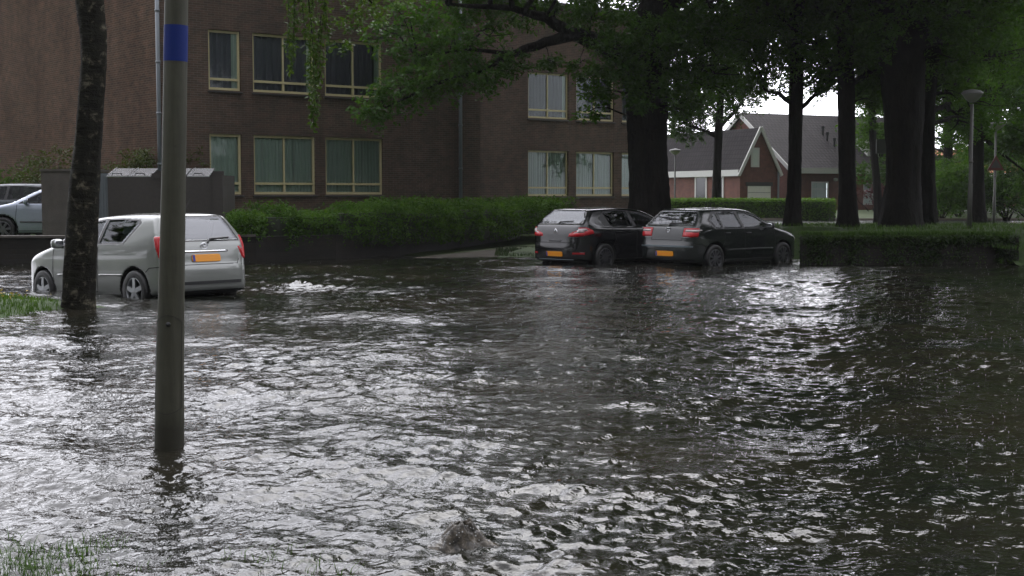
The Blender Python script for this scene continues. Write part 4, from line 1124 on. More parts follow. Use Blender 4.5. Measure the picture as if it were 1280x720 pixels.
# boil of brown water pushing up from a drain
c = atz(577, 676); B = np.random.default_rng(3); t = MB()
th = np.linspace(0, 2*PI, 72, endpoint=False); rr = np.linspace(0, 1, 26); vs = []
for r in rr:
    for a in th:
        w_ = 1 + .22*math.sin(2*a + .6) + .14*math.sin(5*a + 2)
        x, y = r*math.cos(a)*.17*w_, r*math.sin(a)*.15*w_
        z = .03 * math.exp(-(r/.7)**2) * (1 + .3*math.sin(a*3+r*4) + .2*math.sin(a*7-r*9+1)) - .05*r**2
        for ox, oy, rr_, hh_ in ((-.012, 0, .082, .050), (.062, .02, .052, .032), (-.075, .03, .045, .022), (.03, -.05, .05, .022)):
            z += hh_ * max(0, 1 - ((x-ox)**2 + (y-oy)**2) / rr_**2) ** .8
        z += (1 - r**4) * (.005*math.sin(x*150+2*math.sin(y*90))*math.sin(y*130) + .004*math.sin(x*310+y*120)*math.sin(y*290-x*90) + .003*math.sin(x*520)*math.sin(y*470+x*200))
        vs.append((x, y, z))
fs = [(i*72+j, i*72+(j+1) % 72, (i+1)*72+(j+1) % 72, (i+1)*72+j) for i in range(25) for j in range(72)]
t.add(vs, fs)
boil = NT('brown_boiling_water'); v_ = boil.coord()
M['boil'] = boil.set(color=boil.ramp(boil.noise(v_, 24, 4, .7), [(.38, (.012, .010, .007)), (.56, (.045, .037, .025)), (.70, (.15, .13, .105))]), rough=.03, ior=1.333, normal=boil.bump(boil.noise(v_, 40, 3, .6), .5, .008))
wb = tag(t.build('water_upwelling', M['boil'], None, True, (c.x, c.y, 0)), 'brown boil of water bubbling up at the bottom centre', 'upwelling')
t = MB()
for _ in range(190):
    a = B.random()*6.28; q = abs(B.normal())*.15; hgt = max(0, .10*(1 - (q/.2)**2))*B.random() + .01; s = B.uniform(.001, .0038)
    t.rbox((q*math.cos(a), q*math.sin(a)*.9, hgt), (s*2, s*2, s*2.4), 2, 4)
d_ = t.build('droplets', M['splash'], wb, True); d_['kind'] = 'stuff'

# left retaining wall and the bed behind it
wl_pts = [atz(-90, 331), atz(0, 330.5), atz(150, 330), atz(320, 328), atz(420, 324.5), atz(500, 319), atz(560, 313), atz(610, 306), atz(650, 301.5)]
wl_pts = [Vector((p.x, p.y, 0)) for p in wl_pts]
lw = thing('retaining_wall', 'low dark stone wall behind the pale hatchback, under the overhanging hedge', 'wall', wl_pts[3])
t = MB(); hl = [.60, .60, .60, .60, .60, .60, .58, .55, .5]
for i in range(len(wl_pts)-1):
    a, b = wl_pts[i] - wl_pts[3], wl_pts[i+1] - wl_pts[3]; n = Vector((-(b-a).y, (b-a).x, 0)).normalized() * .28
    za, zb_ = hl[i], hl[i+1]
    t.add([a+Vector((0,0,-.4)), b+Vector((0,0,-.4)), b+Vector((0,0,zb_)), a+Vector((0,0,za)), a+n+Vector((0,0,-.4)), b+n+Vector((0,0,-.4)), b+n+Vector((0,0,zb_)), a+n+Vector((0,0,za))], [(0,1,2,3),(3,2,6,7),(5,4,7,6)])
t.build('stone_face', M['low_wall'], lw)
t = MB()
for i in range(3):
    a, b = wl_pts[i] - wl_pts[3], wl_pts[i+1] - wl_pts[3]; n = Vector((-(b-a).y, (b-a).x, 0)).normalized()
    t.bar(a + n*.12 + Vector((0,0,.625)), b + n*.12 + Vector((0,0,.625)), .40, .05)
t.build('coping', M['concrete'], lw)
# raised bed: strip from the wall back to the building
V, Q = [], []
for i, p in enumerate(wl_pts):
    bk = [Vector((-34, 46, .42)), Vector((-26, 48, .42)), Vector((-18, 50, .42)), Vector((-8.5, 48, .42)), Vector((-4, 48, .42)), Vector((-1, 48, .4)), Vector((1, 49, .36)), Vector((2, 49.5, .3)), Vector((3, 50, .25))][i]
    q = p + (bk - p).normalized() * .2
    for k in range(7):
        f = k / 6; r = q.lerp(bk, f); r.z = .44 - (.1 * f if i > 5 else 0); V.append(r)
for i in range(len(wl_pts)-1):
    for k in range(6): Q.append((i*7+k, (i+1)*7+k, (i+1)*7+k+1, i*7+k+1))
struct(npmesh('raised_bed', [tuple(v) for v in V], np.array(Q), M['turf'], None, True))

# right planter: wall with a grass mound on top
RW = [atz(1003, 330), atz(1225, 330)]
x0w, x1w, yw = RW[0].x, RW[1].x + .15, RW[0].y
rw = thing('planter_wall', 'low dark moss stained wall holding up the grass beside the dark saloon tail', 'wall', (x0w, yw, 0))
rw['label'] = 'low dark mossy wall under shaggy grass below the thick tree trunks'
t = MB(); W_ = x1w - x0w
t.box((0, 0, -.5), (W_, .3, .66)); t.build('stone_face', M['low_wall'], rw)
t = MB(); t.box((W_+.003, .05, -.3), (W_+.75, .32, .60)); t.build('stepped_end', M['low_wall'], rw)
xs = np.concatenate([np.arange(4.6, 34, .28)]); ys = np.concatenate([np.arange(0, 1, .045)])
X = np.broadcast_to(xs[None, :], (len(ys), len(xs))).copy(); f = ys[:, None]
yst = np.where(xs < x1w - .1, yw + .02, yw + .02 - 2.6 * smooth(x1w - .1, x1w + 1.8, xs))
Y = yst[None, :] + f * (56 - yst[None, :])
Hm = .65 + .085 * smooth(yw, yw + 4, Y) + .03 * vnoise(X, Y, 1.6, 9)
Hm = Hm * (1 - .62 * smooth(37.5, 51, Y))
edge = smooth(0, 3.4, Y - yst[None, :]); Hr = -.14 + (Hm + .14) * edge
Z = np.where(X > x1w - .1, Hr, Hm); wgt = smooth(x1w - .1, x1w + .7, X); Z = Hm * (1 - wgt) + Hr * wgt
xl = np.interp(Y, [yw, yw+.3, yw+2.6, yw+3.6, yw+5.5, 60], [x0w, x0w, x0w+1.5, x0w+1.5, x0w-1.9, x0w-1.9])
Z = -.2 + (Z + .2) * smooth(xl - .15, xl + .75, X)
struct(grid_mesh('grass_verge', X, Y, Z, M['turf']))
def hz(x, y):      # height of the verge at (x, y)
    i = int(np.clip(np.searchsorted(xs, x), 1, len(xs) - 1)); col = Y[:, i]; return float(np.interp(y, col, Z[:, i]))
n = 26000
gxp = rng.uniform(4.9, 22, n); gyp = yw + .05 + rng.random(n) ** 1.6 * 15
gyp = np.where(gxp > x1w, gyp - rng.random(n) * 2.3, gyp)
gz = np.array([hz(a, b) for a, b in zip(gxp, gyp)]); k = (gz > .03)
P1 = np.stack([gxp, gyp, gz - .01], 1)[k]
m = 5200; ex = rng.uniform(x0w, x1w + .6, m); P2 = np.stack([ex, yw + rng.uniform(.0, .35, m), np.full(m, .64)], 1)
o = grass_obj('grass', np.concatenate([P1, P2]), .10, M['grass'], .016, .9); tag(o, 'rough green grass on the mound behind the planter wall', 'grass', kind='stuff')
# shaggy fringe and moss hanging over the wall top
m = 5000; ex = rng.uniform(x0w, x1w + .6, m); zz = .66 - np.abs(rng.normal(0, .05, m)) * (1 + .6*np.sin(ex*1.3) + .4*np.sin(ex*4.7)); P = np.stack([ex, np.full(m, yw - .02) - rng.random(m)*.05, zz], 1)
L = Leaves().add(P, .06, droop=.9); P = np.stack([rng.uniform(x0w, x1w, 900), np.full(900, yw - .015), rng.uniform(.02, .6, 900)], 1); L.add(P, .05, droop=.6)
tag(L.build('trailing_weeds', M['grass']), 'weeds trailing over the edge of the planter wall', 'weeds', kind='stuff')
n_ = 5200; ex = rng.uniform(x0w - .05, x1w + .7, n_); ez = rng.uniform(.0, .66, n_); keep_ = rng.random(n_) < .45 + .5*np.sin(ex*2.3 + 1.5*np.sin(ex*5.1)) * (ez < .5) + .5*(ez > .42)
P = np.stack([ex, yw - .02 - .05*rng.random(n_) - .06*(ez/.66)**2, ez], 1)[keep_]
Leaves().add(P, .075, droop=.5).build('ivy', M['leaf_ivy_dark'], rw, (x0w, yw, 0))
# patch of grass and sandy path left of the black car
def patch(name, pts, z, mat, dome=.05):
    c = sum((Vector(p) for p in pts), Vector()) / len(pts); V = [(c.x, c.y, z + dome)]; n = len(pts)
    V += [(c.x + (p[0]-c.x)*.6, c.y + (p[1]-c.y)*.6, z + dome*.8) for p in pts] + [(p[0], p[1], z - .06) for p in pts]
    Q = [(0, 1+i, 1+(i+1) % n) for i in range(n)]; me = MB(); me.add(V, Q + [(1+i, 1+n+i, 1+n+(i+1) % n, 1+(i+1) % n) for i in range(n)])
    return struct(me.build(name, mat, None, True))
patch('path', [atz(470, 326, .0), atz(560, 322.5, .0), atz(700, 318, .0), atz(720, 306, .1), atz(640, 305, .1), atz(560, 315, .05)], .0, M['paving'], .05)
pg = [atz(618, 323), atz(700, 323), atz(700, 309, .1), atz(650, 309, .1)]
patch('grass_patch', pg, .06, M['turf'], .08)
c = sum(pg, Vector())/4; P = np.stack([rng.uniform(pg[0].x, pg[1].x, 1500), rng.uniform(pg[0].y, pg[2].y, 1500), np.full(1500, .05)], 1)
tag(grass_obj('grass', P, .08, M['turf'], .02), 'strip of grass at the water edge left of the black car', 'grass', kind='stuff')
# road beyond the mound
V = []
yr0, yr1 = 57, 67
t = MB()
xsr = np.linspace(-6, 60, 40)
for i in range(39):
    for a, b in ((yr0, yr1),):
        z = lambda q: .30 if q < 60 else .33
        t.add([(xsr[i], a, .262), (xsr[i+1], a, .262), (xsr[i+1], b, .36), (xsr[i], b, .36)], [(0, 1, 2, 3)])
struct(t.build('road', M['road'], None))
t = MB(); t.box((-6, yr1 - .25, .2), (60, yr1, .46)); struct(t.build('kerb', M['concrete_pale'], None)); t = MB(); t.box((-6, yr0, .15), (60, yr0+.2, .34)); struct(t.build('kerb', M['concrete_pale'], None))
# left grass bank round the birch
cx, cy = -8.5, 18.7
a = np.linspace(0, 2*PI, 49); rr = np.linspace(0, 1, 14); A, Rr = np.meshgrid(a, rr)
X = cx + 2.75*Rr*np.cos(A)*(1+.12*np.sin(3*A+1)+.07*np.sin(7*A)); Y = cy + 2.25*Rr*np.sin(A)*(1+.1*np.sin(4*A))
Z = .17 - .25*Rr**2 + .02*vnoise(X, Y, 3, 2)
struct(grid_mesh('grass_bank', X, Y, Z, M['turf']))
n = 9000; q = np.sqrt(rng.random(n)); b = rng.random(n)*2*PI; gx_, gy_ = cx + 2.7*q*np.cos(b), cy + 2.2*q*np.sin(b); P = np.stack([gx_, gy_, .16-.25*q**2], 1)
tag(grass_obj('grass', P[q < .86], .085, M['grass'], .014, .8), 'bright grass on the bank around the birch trunk', 'grass', kind='stuff')
P = np.stack([rng.normal(-7.9, .55, 260), rng.normal(18.6, .35, 260), np.full(260, .19)], 1); tag(Leaves().add(P, .05).build('leaf_litter', M['grass_dry']), 'yellow leaves scattered on the left grass bank', 'leaves', kind='stuff')
# blades standing out of the water in front
P = []
for px, py, nn, sp_ in ((12, 706, 420, .14), (35, 690, 160, .12), (112, 683, 110, .07), (60, 712, 260, .2), (130, 672, 20, .05), (20, 676, 30, .1), (300, 700, 40, .09), (345, 690, 30, .07), (375, 705, 40, .08), (420, 712, 25, .1), (-20, 715, 80, .15), (5, 495, 20, .15)):
    c = atz(px, py); P.append(np.stack([rng.normal(c.x, sp_, nn), rng.normal(c.y, sp_*.8, nn), np.full(nn, -.06)], 1))
tag(grass_obj('grass_tips', np.concatenate(P), .085, M['grass'], .006, 1.6), 'grass tips poking out of the water at the bottom left', 'grass', kind='stuff')
# ------------------------------------------------------------------ cars
def at_px(px, py): p = atz(px, py); return (p.x, p.y, 0)
make_car(SILVER, 'parked_car', 'pale silver hatchback with wheels in the water beside the birch trunk', (-4.66, 20.97, 0), math.radians(48.5), .215, math.radians(-2.0))[0].scale = (1.035,) * 3
make_car(BLACK, 'parked_car', 'glossy black hatchback with pointed red and white tail lamps', (.953, 31.1, 0), math.radians(-46), .17)
make_car(GREY, 'parked_car', 'dark grey green hatchback nearest the planter wall, silver line across its tail', (3.365, 30.12, 0), math.radians(-47), .14)
B5 = dict(GREY); B5.update(paint='blue_paint', mirror_mat='blue_paint', handle_mat='blue_paint', H=1.50, h=.03, spokes=7, spw=.25, badge=(.945, 'oval'))
make_car(B5, 'parked_car', 'pale blue silver hatchback parked nose left against the concrete bin store', (-9.6, 35.3, .40), math.radians(95), 0)
B6 = dict(SILVER); B6.update(paint='dark_paint', mirror_mat='dark_paint', handle_mat='dark_paint', h=.03)
make_car(B6, 'parked_car', 'slate grey car of which only the roof shows above the pale blue one', (-11.9, 37.4, .42), math.radians(95), 0)

# ------------------------------------------------------------------ concrete bin store behind the low wall
YB = 32.75
bx = lambda px: (px - 640) / F * YB
bs = thing('bin_store', 'dark pebbled concrete bin store with white metal lids', 'bin store', (bx(135), YB, .43))
O = Vector((bx(135), YB, .43))
def X_(px): return bx(px) - O.x
zt = atd(200, 222, YB).z - O.z; zt2 = atd(274, 219, YB).z - O.z; zt1 = atd(85, 214, YB).z - O.z
t = MB(); t.box((X_(136), 0, -.1), (X_(267), .12, zt)); t.build('front_panel', M['concrete_dark'], bs)
t = MB(); t.box((X_(267)+.003, -.06, -.1), (X_(280), 1.35, zt2)); t.build('end_panel', M['concrete_dark'], bs)
t = MB(); t.box((X_(191), -.03, zt-.02), (X_(205), 1.3, zt+.10)); t.build('divider', M['concrete_dark'], bs)
t = MB(); t.box((X_(136), 1.2, -.1), (X_(267), 1.32, zt+.18)); t.build('back_panel', M['concrete_dark'], bs)
for a, b in ((134, 161), (162, 190), (206, 233), (235, 263)):
    t = MB(); x0, x1 = X_(a), X_(b)
    t.add([(x0, .0, zt+.015), (x1, .0, zt+.015), (x1-.12, 1.15, zt+.215), (x0-.12, 1.15, zt+.215), (x0, .0, zt+.045), (x1, .0, zt+.045), (x1-.12, 1.15, zt+.245), (x0-.12, 1.15, zt+.245)], [(4,5,6,7),(0,3,2,1),(0,1,5,4),(1,2,6,5),(2,3,7,6),(3,0,4,7)])
    t.bar((x0+.04, .12, zt+.075), (x0-.05, 1.1, zt+.25), .025, .03)
    lid = t.build('lid', M['lid'], bs); t = MB(); t.tube([((x0+x1)/2-.12, .04, zt+.06), ((x0+x1)/2-.1, .0, zt+.1), ((x0+x1)/2+.1, .0, zt+.1), ((x0+x1)/2+.12, .04, zt+.06)], .012, 6); t.build('handle', M['plastic'], lid)
t = MB(); t.box((X_(121), .05, -.1), (X_(135), .1, zt+.1)); t.build('metal_door', M['pipe'], bs)
t = MB()
for k in range(3): t.box((X_(122.5+4*k), .03, -.05), (X_(124.5+4*k), .048, zt+.05))
t.build('door_rib', M['pipe'], bs)
b2 = thing('bin_store', 'plain brown grey concrete enclosure left of the birch trunk', 'bin store', (bx(55), YB - .1, .43))
w2 = bx(120) - bx(55)
t = MB(); t.box((0, 0, -.1), (w2, .12, zt1)); t.build('front_panel', M['concrete'], b2)
t = MB(); t.box((0, .122, -.1), (.12, 1.2, zt1-.02)); t.build('side_panel', M['concrete'], b2); t = MB(); t.box((w2-.12, .122, -.1), (w2, 1.2, zt1-.02)); t.build('side_panel', M['concrete'], b2); t = MB(); t.box((.122, 1.08, -.1), (w2-.122, 1.2, zt1-.02)); t.build('side_panel', M['concrete'], b2)
t = MB(); t.box((-.03, -.03, zt1), (w2+.03, 1.22, zt1+.05)); t.build('cover', M['concrete'], b2)

# ------------------------------------------------------------------ the blue banded post in front
pb = atz(212, 564); base = Vector((pb.x, pb.y, -.28))
post = thing('lamp_post', 'beige grey post with a blue band standing in the water in front', 'post', base)
Yp = pb.y
def pp(px, py): return atd(px, py, Yp) - base
prof = [(211.5, 571, 37.5), (212.5, 460, 34.5), (215, 330, 31.5), (217.5, 200, 29.5), (220.5, 0, 28.5)]
pts = [Vector((pp(211.5, 571).x - .006, 0, 0))] + [pp(a, b) for a, b, w in prof]; rad = [.095] + [w/2*Yp/F for a, b, w in prof]
d = (pts[-1] - pts[-2]).normalized(); pts += [pts[-1] + d*1.2, pts[-1] + d*2.0]; rad += [.06, .055]
t = MB(); t.tube(pts, rad, 32); t.build('pole', M['post'], post, True)
def pole_at(py):
    for i in range(1, len(prof)):
        if prof[i-1][1] >= py >= prof[i][1]:
            f = (prof[i-1][1]-py)/(prof[i-1][1]-prof[i][1]); return pp(prof[i-1][0]*(1-f)+prof[i][0]*f, py), (prof[i-1][2]*(1-f)+prof[i][2]*f)/2*Yp/F
bq = [pole_at(y) for y in (77, 62, 47, 32)]
t = MB(); t.tube([q[0] for q in bq], [q[1] + .0015 for q in bq], 32, cap=False); t.build('band', M['blue'], post, True)
def on_pole(py, ang, lift=.002):
    # a point on the pole surface; ang 0 faces the camera
    for i in range(1, len(prof)):
        if prof[i-1][1] >= py >= prof[i][1]:
            f = (prof[i-1][1]-py)/(prof[i-1][1]-prof[i][1]); c = pp(prof[i-1][0]*(1-f)+prof[i][0]*f, py); r = (prof[i-1][2]*(1-f)+prof[i][2]*f)/2*Yp/F
            return c + Vector((math.sin(ang)*(r+lift), -math.cos(ang)*(r+lift), 0))
t = MB(); A1 = 1.15
ln = [on_pole(395 - 7*math.cos(k/12*1.57), -A1 + 2*A1*k/24) for k in range(0)]
outl = [on_pole(402 - 9*math.sin(PI*k/24), -A1+2*A1*k/24) for k in range(25)] + [on_pole(402 + (508-402)*k/20, A1) for k in range(1, 21)] + [on_pole(508 + 7*math.sin(PI*k/24), A1-2*A1*k/24) for k in range(25)] + [on_pole(508 - (508-402)*k/20, -A1) for k in range(1, 21)]
t.tube(outl, .0012, 5); t.build('hatch_seam', M['gap'], post)
t = MB(); c = on_pole(404, .05, .001); t.lathe([(.0, -.006), (.014, -.006), (.014, .0), (.008, .002), (.001, -.001)], 14, 'y', c); t.build('hatch_lock', M['plastic'], post, True)
hd = pts[-1]; t = MB(); t.lathe([(.05, 0), (.07, .06), (.34, .22), (.36, .26)], 24, 'z', hd); t.build('lamp_bowl', M['lamp_glass'], post, True); t = MB(); t.lathe([(.37, .26), (.36, .3), (.2, .38), (.001, .4)], 24, 'z', hd); t.build('lamp_hood', M['lamp_top'], post, True)

# ------------------------------------------------------------------ street lamps
def street_lamp(px, yhead, Y, zb, label, w=1.0, lit=False):
    b = atd(px, 245, Y); b.z = zb; zt = atd(px, yhead, Y).z - zb
    root = thing('street_lamp', label, 'street lamp', b, group='street lamps with wide bowls')
    t = MB(); t.tube([(0, 0, -.3), (0, 0, 1.1), (0, 0, 1.13), (0, 0, zt-.28)], [.06, .056, .045, .04], 12); t.build('pole', M['lamp_pole'], root, True)
    t = MB(); t.lathe([(.05, zt-.24), (.10, zt-.22), (.27*w, zt-.13), (.36*w, zt-.03)], 24); t.build('lamp_bowl', M['lamp_glass'], root, True)
    t = MB(); t.lathe([(.38*w, zt-.03), (.385*w, zt), (.3*w, zt+.05), (.001, zt+.10)], 24); t.build('lamp_hood', M['lamp_top'], root, True)
    t = MB(); t.tube([(0, 0, zt*.48), (0, 0, zt*.48+.06)], .06, 10); t.build('collar', M['lamp_pole'], root, True)
    return root
street_lamp(1212.5, 116, 34.5, .75, 'street lamp on the mound in front of the far right tree trunk', .7)
lp2 = street_lamp(1243, 155, 52, .4, 'street lamp with a triangular sign back fixed to its pole', .9)
street_lamp(843.5, 188, 75, .35, 'street lamp behind the clipped hedge before the garage wing roof', .85)
# triangular sign on the second lamp
b = atd(1243, 245, 52); s0 = atd(1243, 213, 52); s1 = atd(1243, 194, 52); hh = s1.z - s0.z; ww = hh * 1.12
sg = thing('road_sign', 'triangular warning sign seen dark on the lamp pole at far right', 'road sign', (b.x, b.y - .075, s0.z))
tri = [(-ww/2, 0), (ww/2, 0), (0, hh)]; inn = [(x*.62, .17*hh + z*.56) for x, z in tri]
t = MB(); t.prism(tri, -.012, .012); t.build('sign_rim', M['sign_red'], sg)
t = MB(); t.prism(inn, -.018, -.013); t.build('sign_face', M['sign_back'], sg)
t = MB(); t.box((-.05, .013, hh*.3), (.05, .04, hh*.38)); t.build('clamp', M['lamp_pole'], sg)
# dark board on a post by the thick trunks
b = atd(1103, 245, 46); z0, z1 = atd(1101, 192, 46).z, atd(1101, 174, 46).z
sb = thing('sign_board', 'dark rectangular sign board beside the thick twin trunks', 'road sign', (b.x, 46, .7))
t = MB(); t.box((-.24, -.02, z0-.7), (.42, .02, z1-.7)); t.build('board', M['sign_back'], sb)
t = MB(); t.tube([(.22, .05, -.3), (.22, .05, z1-.75)], .03, 10); t.build('post', M['lamp_pole'], sb, True)
# thin pale post between the two thick trunks
b = atd(1147, 245, 43); ps = tag(MB().tube([(0, 0, -.3), (0, 0, 3.0)], .022, 10).tube([(0, 0, 3.0), (0, 0, 3.03)], .03, 10).build('thin_post', M['concrete_pale'], None, True, (b.x, 43, .7)), 'thin pale post in the slit between the two thick trunks', 'post')

# ------------------------------------------------------------------ hedges and shrubs
def leafy_box(name, label, cat, path, w, z0, z1, mat, n, size, group=None, overhang=0.0, mats=None):
    """clipped or shaggy hedge that follows a path of points"""
    base = Vector(path[0]); base.z = z0
    root = thing(name, label, cat, base, group=group); t = MB(); L = Leaves(); P = []
    tot = sum((Vector(path[i+1])-Vector(path[i])).length for i in range(len(path)-1))
    for i in range(len(path)-1):
        a, b = Vector(path[i]), Vector(path[i+1]); a.z = b.z = 0; d = (b-a); Ln = d.length; d.normalize(); s = Vector((-d.y, d.x, 0))
        ww = w[i] if hasattr(w, '__len__') else w; zz = z1[i] if hasattr(z1, '__len__') else z1
        k = .1
        c = [a - s*(ww/2-k), b - s*(ww/2-k), b + s*(ww/2-k), a + s*(ww/2-k)]
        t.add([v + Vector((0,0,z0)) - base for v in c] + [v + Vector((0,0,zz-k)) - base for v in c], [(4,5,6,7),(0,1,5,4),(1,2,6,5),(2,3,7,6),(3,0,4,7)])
        m = int(n * Ln / tot); u = rng.random(m)*Ln; side = rng.random(m)
        h = zz - z0; fr = h / (2*h + ww)
        off = np.where(side < fr, -ww/2, np.where(side < 2*fr, ww/2, (rng.random(m)-.5)*ww)); z = np.where(side < 2*fr, z0 + rng.random(m)*h, zz)
        lump = 1 + overhang * (.6*np.sin(u*1.7+i*2) + .4*np.sin(u*3.9+1+i) )
        z = z0 + (z - z0) * (lump*.5+.5) + rng.normal(0, .03+.05*overhang, m); off = off * (lump*.4+.6) + rng.normal(0, .03+.05*overhang, m)
        P.append(np.stack([a.x + d.x*u + s.x*off, a.y + d.y*u + s.y*off, z], 1))
    for e in (0, -1):
        a = Vector(path[e]); m = int(n*.03); d = (Vector(path[1])-Vector(path[0])) if e == 0 else (Vector(path[-1])-Vector(path[-2])); d.z = 0; d.normalize(); s = Vector((-d.y, d.x, 0)); ww = (w[e] if hasattr(w, '__len__') else w); zz = (z1[e] if hasattr(z1, '__len__') else z1)
        o_ = (rng.random(m)-.5)*ww; P.append(np.stack([a.x + s.x*o_ + rng.normal(0,.04,m), a.y + s.y*o_ + rng.normal(0,.04,m), z0 + rng.random(m)*(zz-z0)], 1))
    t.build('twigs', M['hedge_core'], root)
    L.add(np.concatenate(P), size, droop=.1 + .3*overhang); L.build('foliage', mat, root, base); return root
# overhanging hedge on the left bed
hp = [atz(296, 300, .5), atz(330, 298, .5), atz(400, 296.5, .5), atz(480, 293.5, .5), atz(560, 287, .5), atz(620, 281, .5), atz(668, 277, .5), atz(690, 275, .5)]
hp = []
for px, Yh in ((285, 32.7), (330, 32.9), (400, 34.0), (480, 35.7), (545, 38.3), (600, 41.5), (650, 45.0), (683, 46.5)):
    p = atd(px, 280, Yh); p.z = 0; hp.append(p)
hr = leafy_box('hedge', 'loose dark green hedge overhanging the low stone wall below the apartment windows', 'hedge', hp, [1.5, 1.6, 1.7, 1.8, 1.9, 2.0, 2.0], .35, [.95, 1.13, 1.22, 1.18, 1.25, 1.2, 1.24], M['leaf_hedge'], 46000, .085, overhang=.6)
base = Vector(hr.location)
P = []
for i in range(800):          # long sprays that hang over the wall
    k = random.random()*6.9; a = hp[int(k)].lerp(hp[min(7, int(k)+1)], k % 1); d = (hp[min(7,int(k)+1)] - hp[int(k)]).normalized(); s = Vector((d.y, -d.x, 0))
    st = a + s*random.uniform(.5, 1.0) + Vector((0, 0, random.uniform(.7, 1.22))); ln = random.uniform(.25, .55); out = s*random.uniform(.3, .9) + d*random.uniform(-.5, .5) + Vector((0,0,.3))
    for j in range(12):
        f = j/11*ln; q = st + out*f; q.z -= 1.9*f*f; P.append(q + Vector([random.gauss(0, .03) for _ in range(3)]))
Leaves().add(np.array([tuple(p) for p in P]), .075, droop=.5).build('hanging_sprays', M['leaf_hedge'], hr, base)
# clipped hedge across the road
hc = [atd(815, 270, 70.5), atd(900, 270, 69), atd(1040, 270, 66.5)]
for p in hc: p.z = 0
leafy_box('clipped_hedge', 'square clipped green hedge in front of the brick house', 'hedge', hc, 1.5, .2, 1.36, M['leaf_box'], 26000, .09)

def shrub(name, label, c, r, n, size, mat, group=None, cat='shrub', stem=True):
    base = Vector((c[0], c[1], c[2])); root = thing(name, label, cat, base, group=group); L = Leaves(); t = MB()
    for i in range(max(3, int(r*5))):
        v = Vector((random.gauss(0, .4)*r, random.gauss(0, .35)*r, random.uniform(.35, 1.1)*r))
        t.tube([p for p in bez((random.uniform(-.1, .1), random.uniform(-.1, .1), -.2), v, .1, 5)], [.03, .025, .02, .012, .005], 5)
        L.add(clump_pts(np.array(tuple(base+v)), r*random.uniform(.4, .62), n//max(3, int(r*5))), size)
    t.build('stems', M['bark'], root, True); L.build('foliage', mat, root, base); return root
def S_(px, Y, z): p = atd(px, 245, Y); return (p.x, Y, z)
shrub('shrub', 'leafy shrub against the brick wall behind the concrete enclosure', S_(62, 39.3, .42), 1.95, 4200, .10, M['leaf_ivy'], 'shrubs along the side wall')
shrub('shrub', 'small dark shrub at the left edge above the parked car roofs', S_(2, 44, .42), 1.8, 2600, .11, M['leaf_hedge'], 'shrubs along the side wall')
shrub('climbing_plant', 'climbing plant in the corner by the downpipe over the bin lids', S_(172, 37.5, 1.0), 1.35, 2600, .09, M['leaf_ivy'], 'shrubs along the side wall', 'climber')
shrub('climbing_plant', 'taller arm of the climber beside the zinc downpipe', S_(189, 36.65, 1.6), 1.0, 1500, .09, M['leaf_ivy'], 'shrubs along the side wall', 'climber')
shrub('purple_shrub', 'dark purple leaved shrub under the right window of the brick house', S_(1092, 86, .5), 1.5, 1500, .16, M['purple'])
for i, (px, Y, z, r, lb, mm) in enumerate([(1176, 68, .45, 2.2, 'dark bush between the thick trunk and the tall lamp', 'leaf_oak'), (1200, 76, .5, 2.3, 'bush behind the tall lamp pole, below the orange roof', 'leaf_far'),
        (1258, 66, .45, 2.3, 'bright green bush right of the signed lamp pole', 'leaf_far'), (1290, 64, .45, 2.6, 'large bush at the right edge of the grass strip', 'leaf_oak'), (1232, 82, .5, 2.2, 'pale bush between the two lamps in the distance', 'leaf_far'), (1315, 72, .45, 3.0, 'tall bush beyond the right edge', 'leaf_far'), (1180, 84, .5, 3.0, 'tall far bush left of the far trunk', 'leaf_far')]):
    shrub('shrub', lb, S_(px, Y, z), r, 6500, .16, M[mm], 'shrubs beyond the road')
# ------------------------------------------------------------------ trees
def fill(px, n, spread=95, y0=-40, y1=92, d0=0.0, d1=7.0, r0=.95, r1=1.3, m=620):
    return [(px + random.uniform(-1, 1)*spread, random.uniform(y0, y1), random.uniform(d0, d1), random.uniform(r0, r1), m) for _ in range(n)]
YB_ = 18.8
TR = [(97, 386, 41), (99, 340, 40), (101, 290, 38), (104, 235, 36), (109, 180, 33), (113, 130, 32), (117, 80, 31), (117, 45, 31), (113, 15, 32), (111, -30, 34), (112, -90, 33)]
bt = tree('birch_tree', 'birch with a scaly black and grey trunk on the left grass bank', YB_, TR, .02,
     [(440, 25, 1.9, .36, 200), (462, 10, 2.0, .38, 220), (440, -10, 1.9, .4, 200), (490, -10, 2.1, .45, 220), (430, 55, 2.0, .22, 70)],
     above=None, leaf=M['leaf_birch'], bark=M['bark_birch'], lsize=.075, branch=False, top=3.2, cat='birch tree',
     limbs=[[(114, -60, 24, 0), (190, -150, 18, .6), (290, -190, 12, 1.2), (375, -130, 8, 1.6), (430, -40, 5, 1.8), (470, 10, 2, 2)],
            [(112, -90, 20, 0), (60, -220, 12, -.5), (-40, -260, 6, -1)], [(112, -40, 14, 0), (150, -190, 9, -1), (240, -260, 5, -1.5)]])
base = Vector(bt.location); P = []; tw = MB()
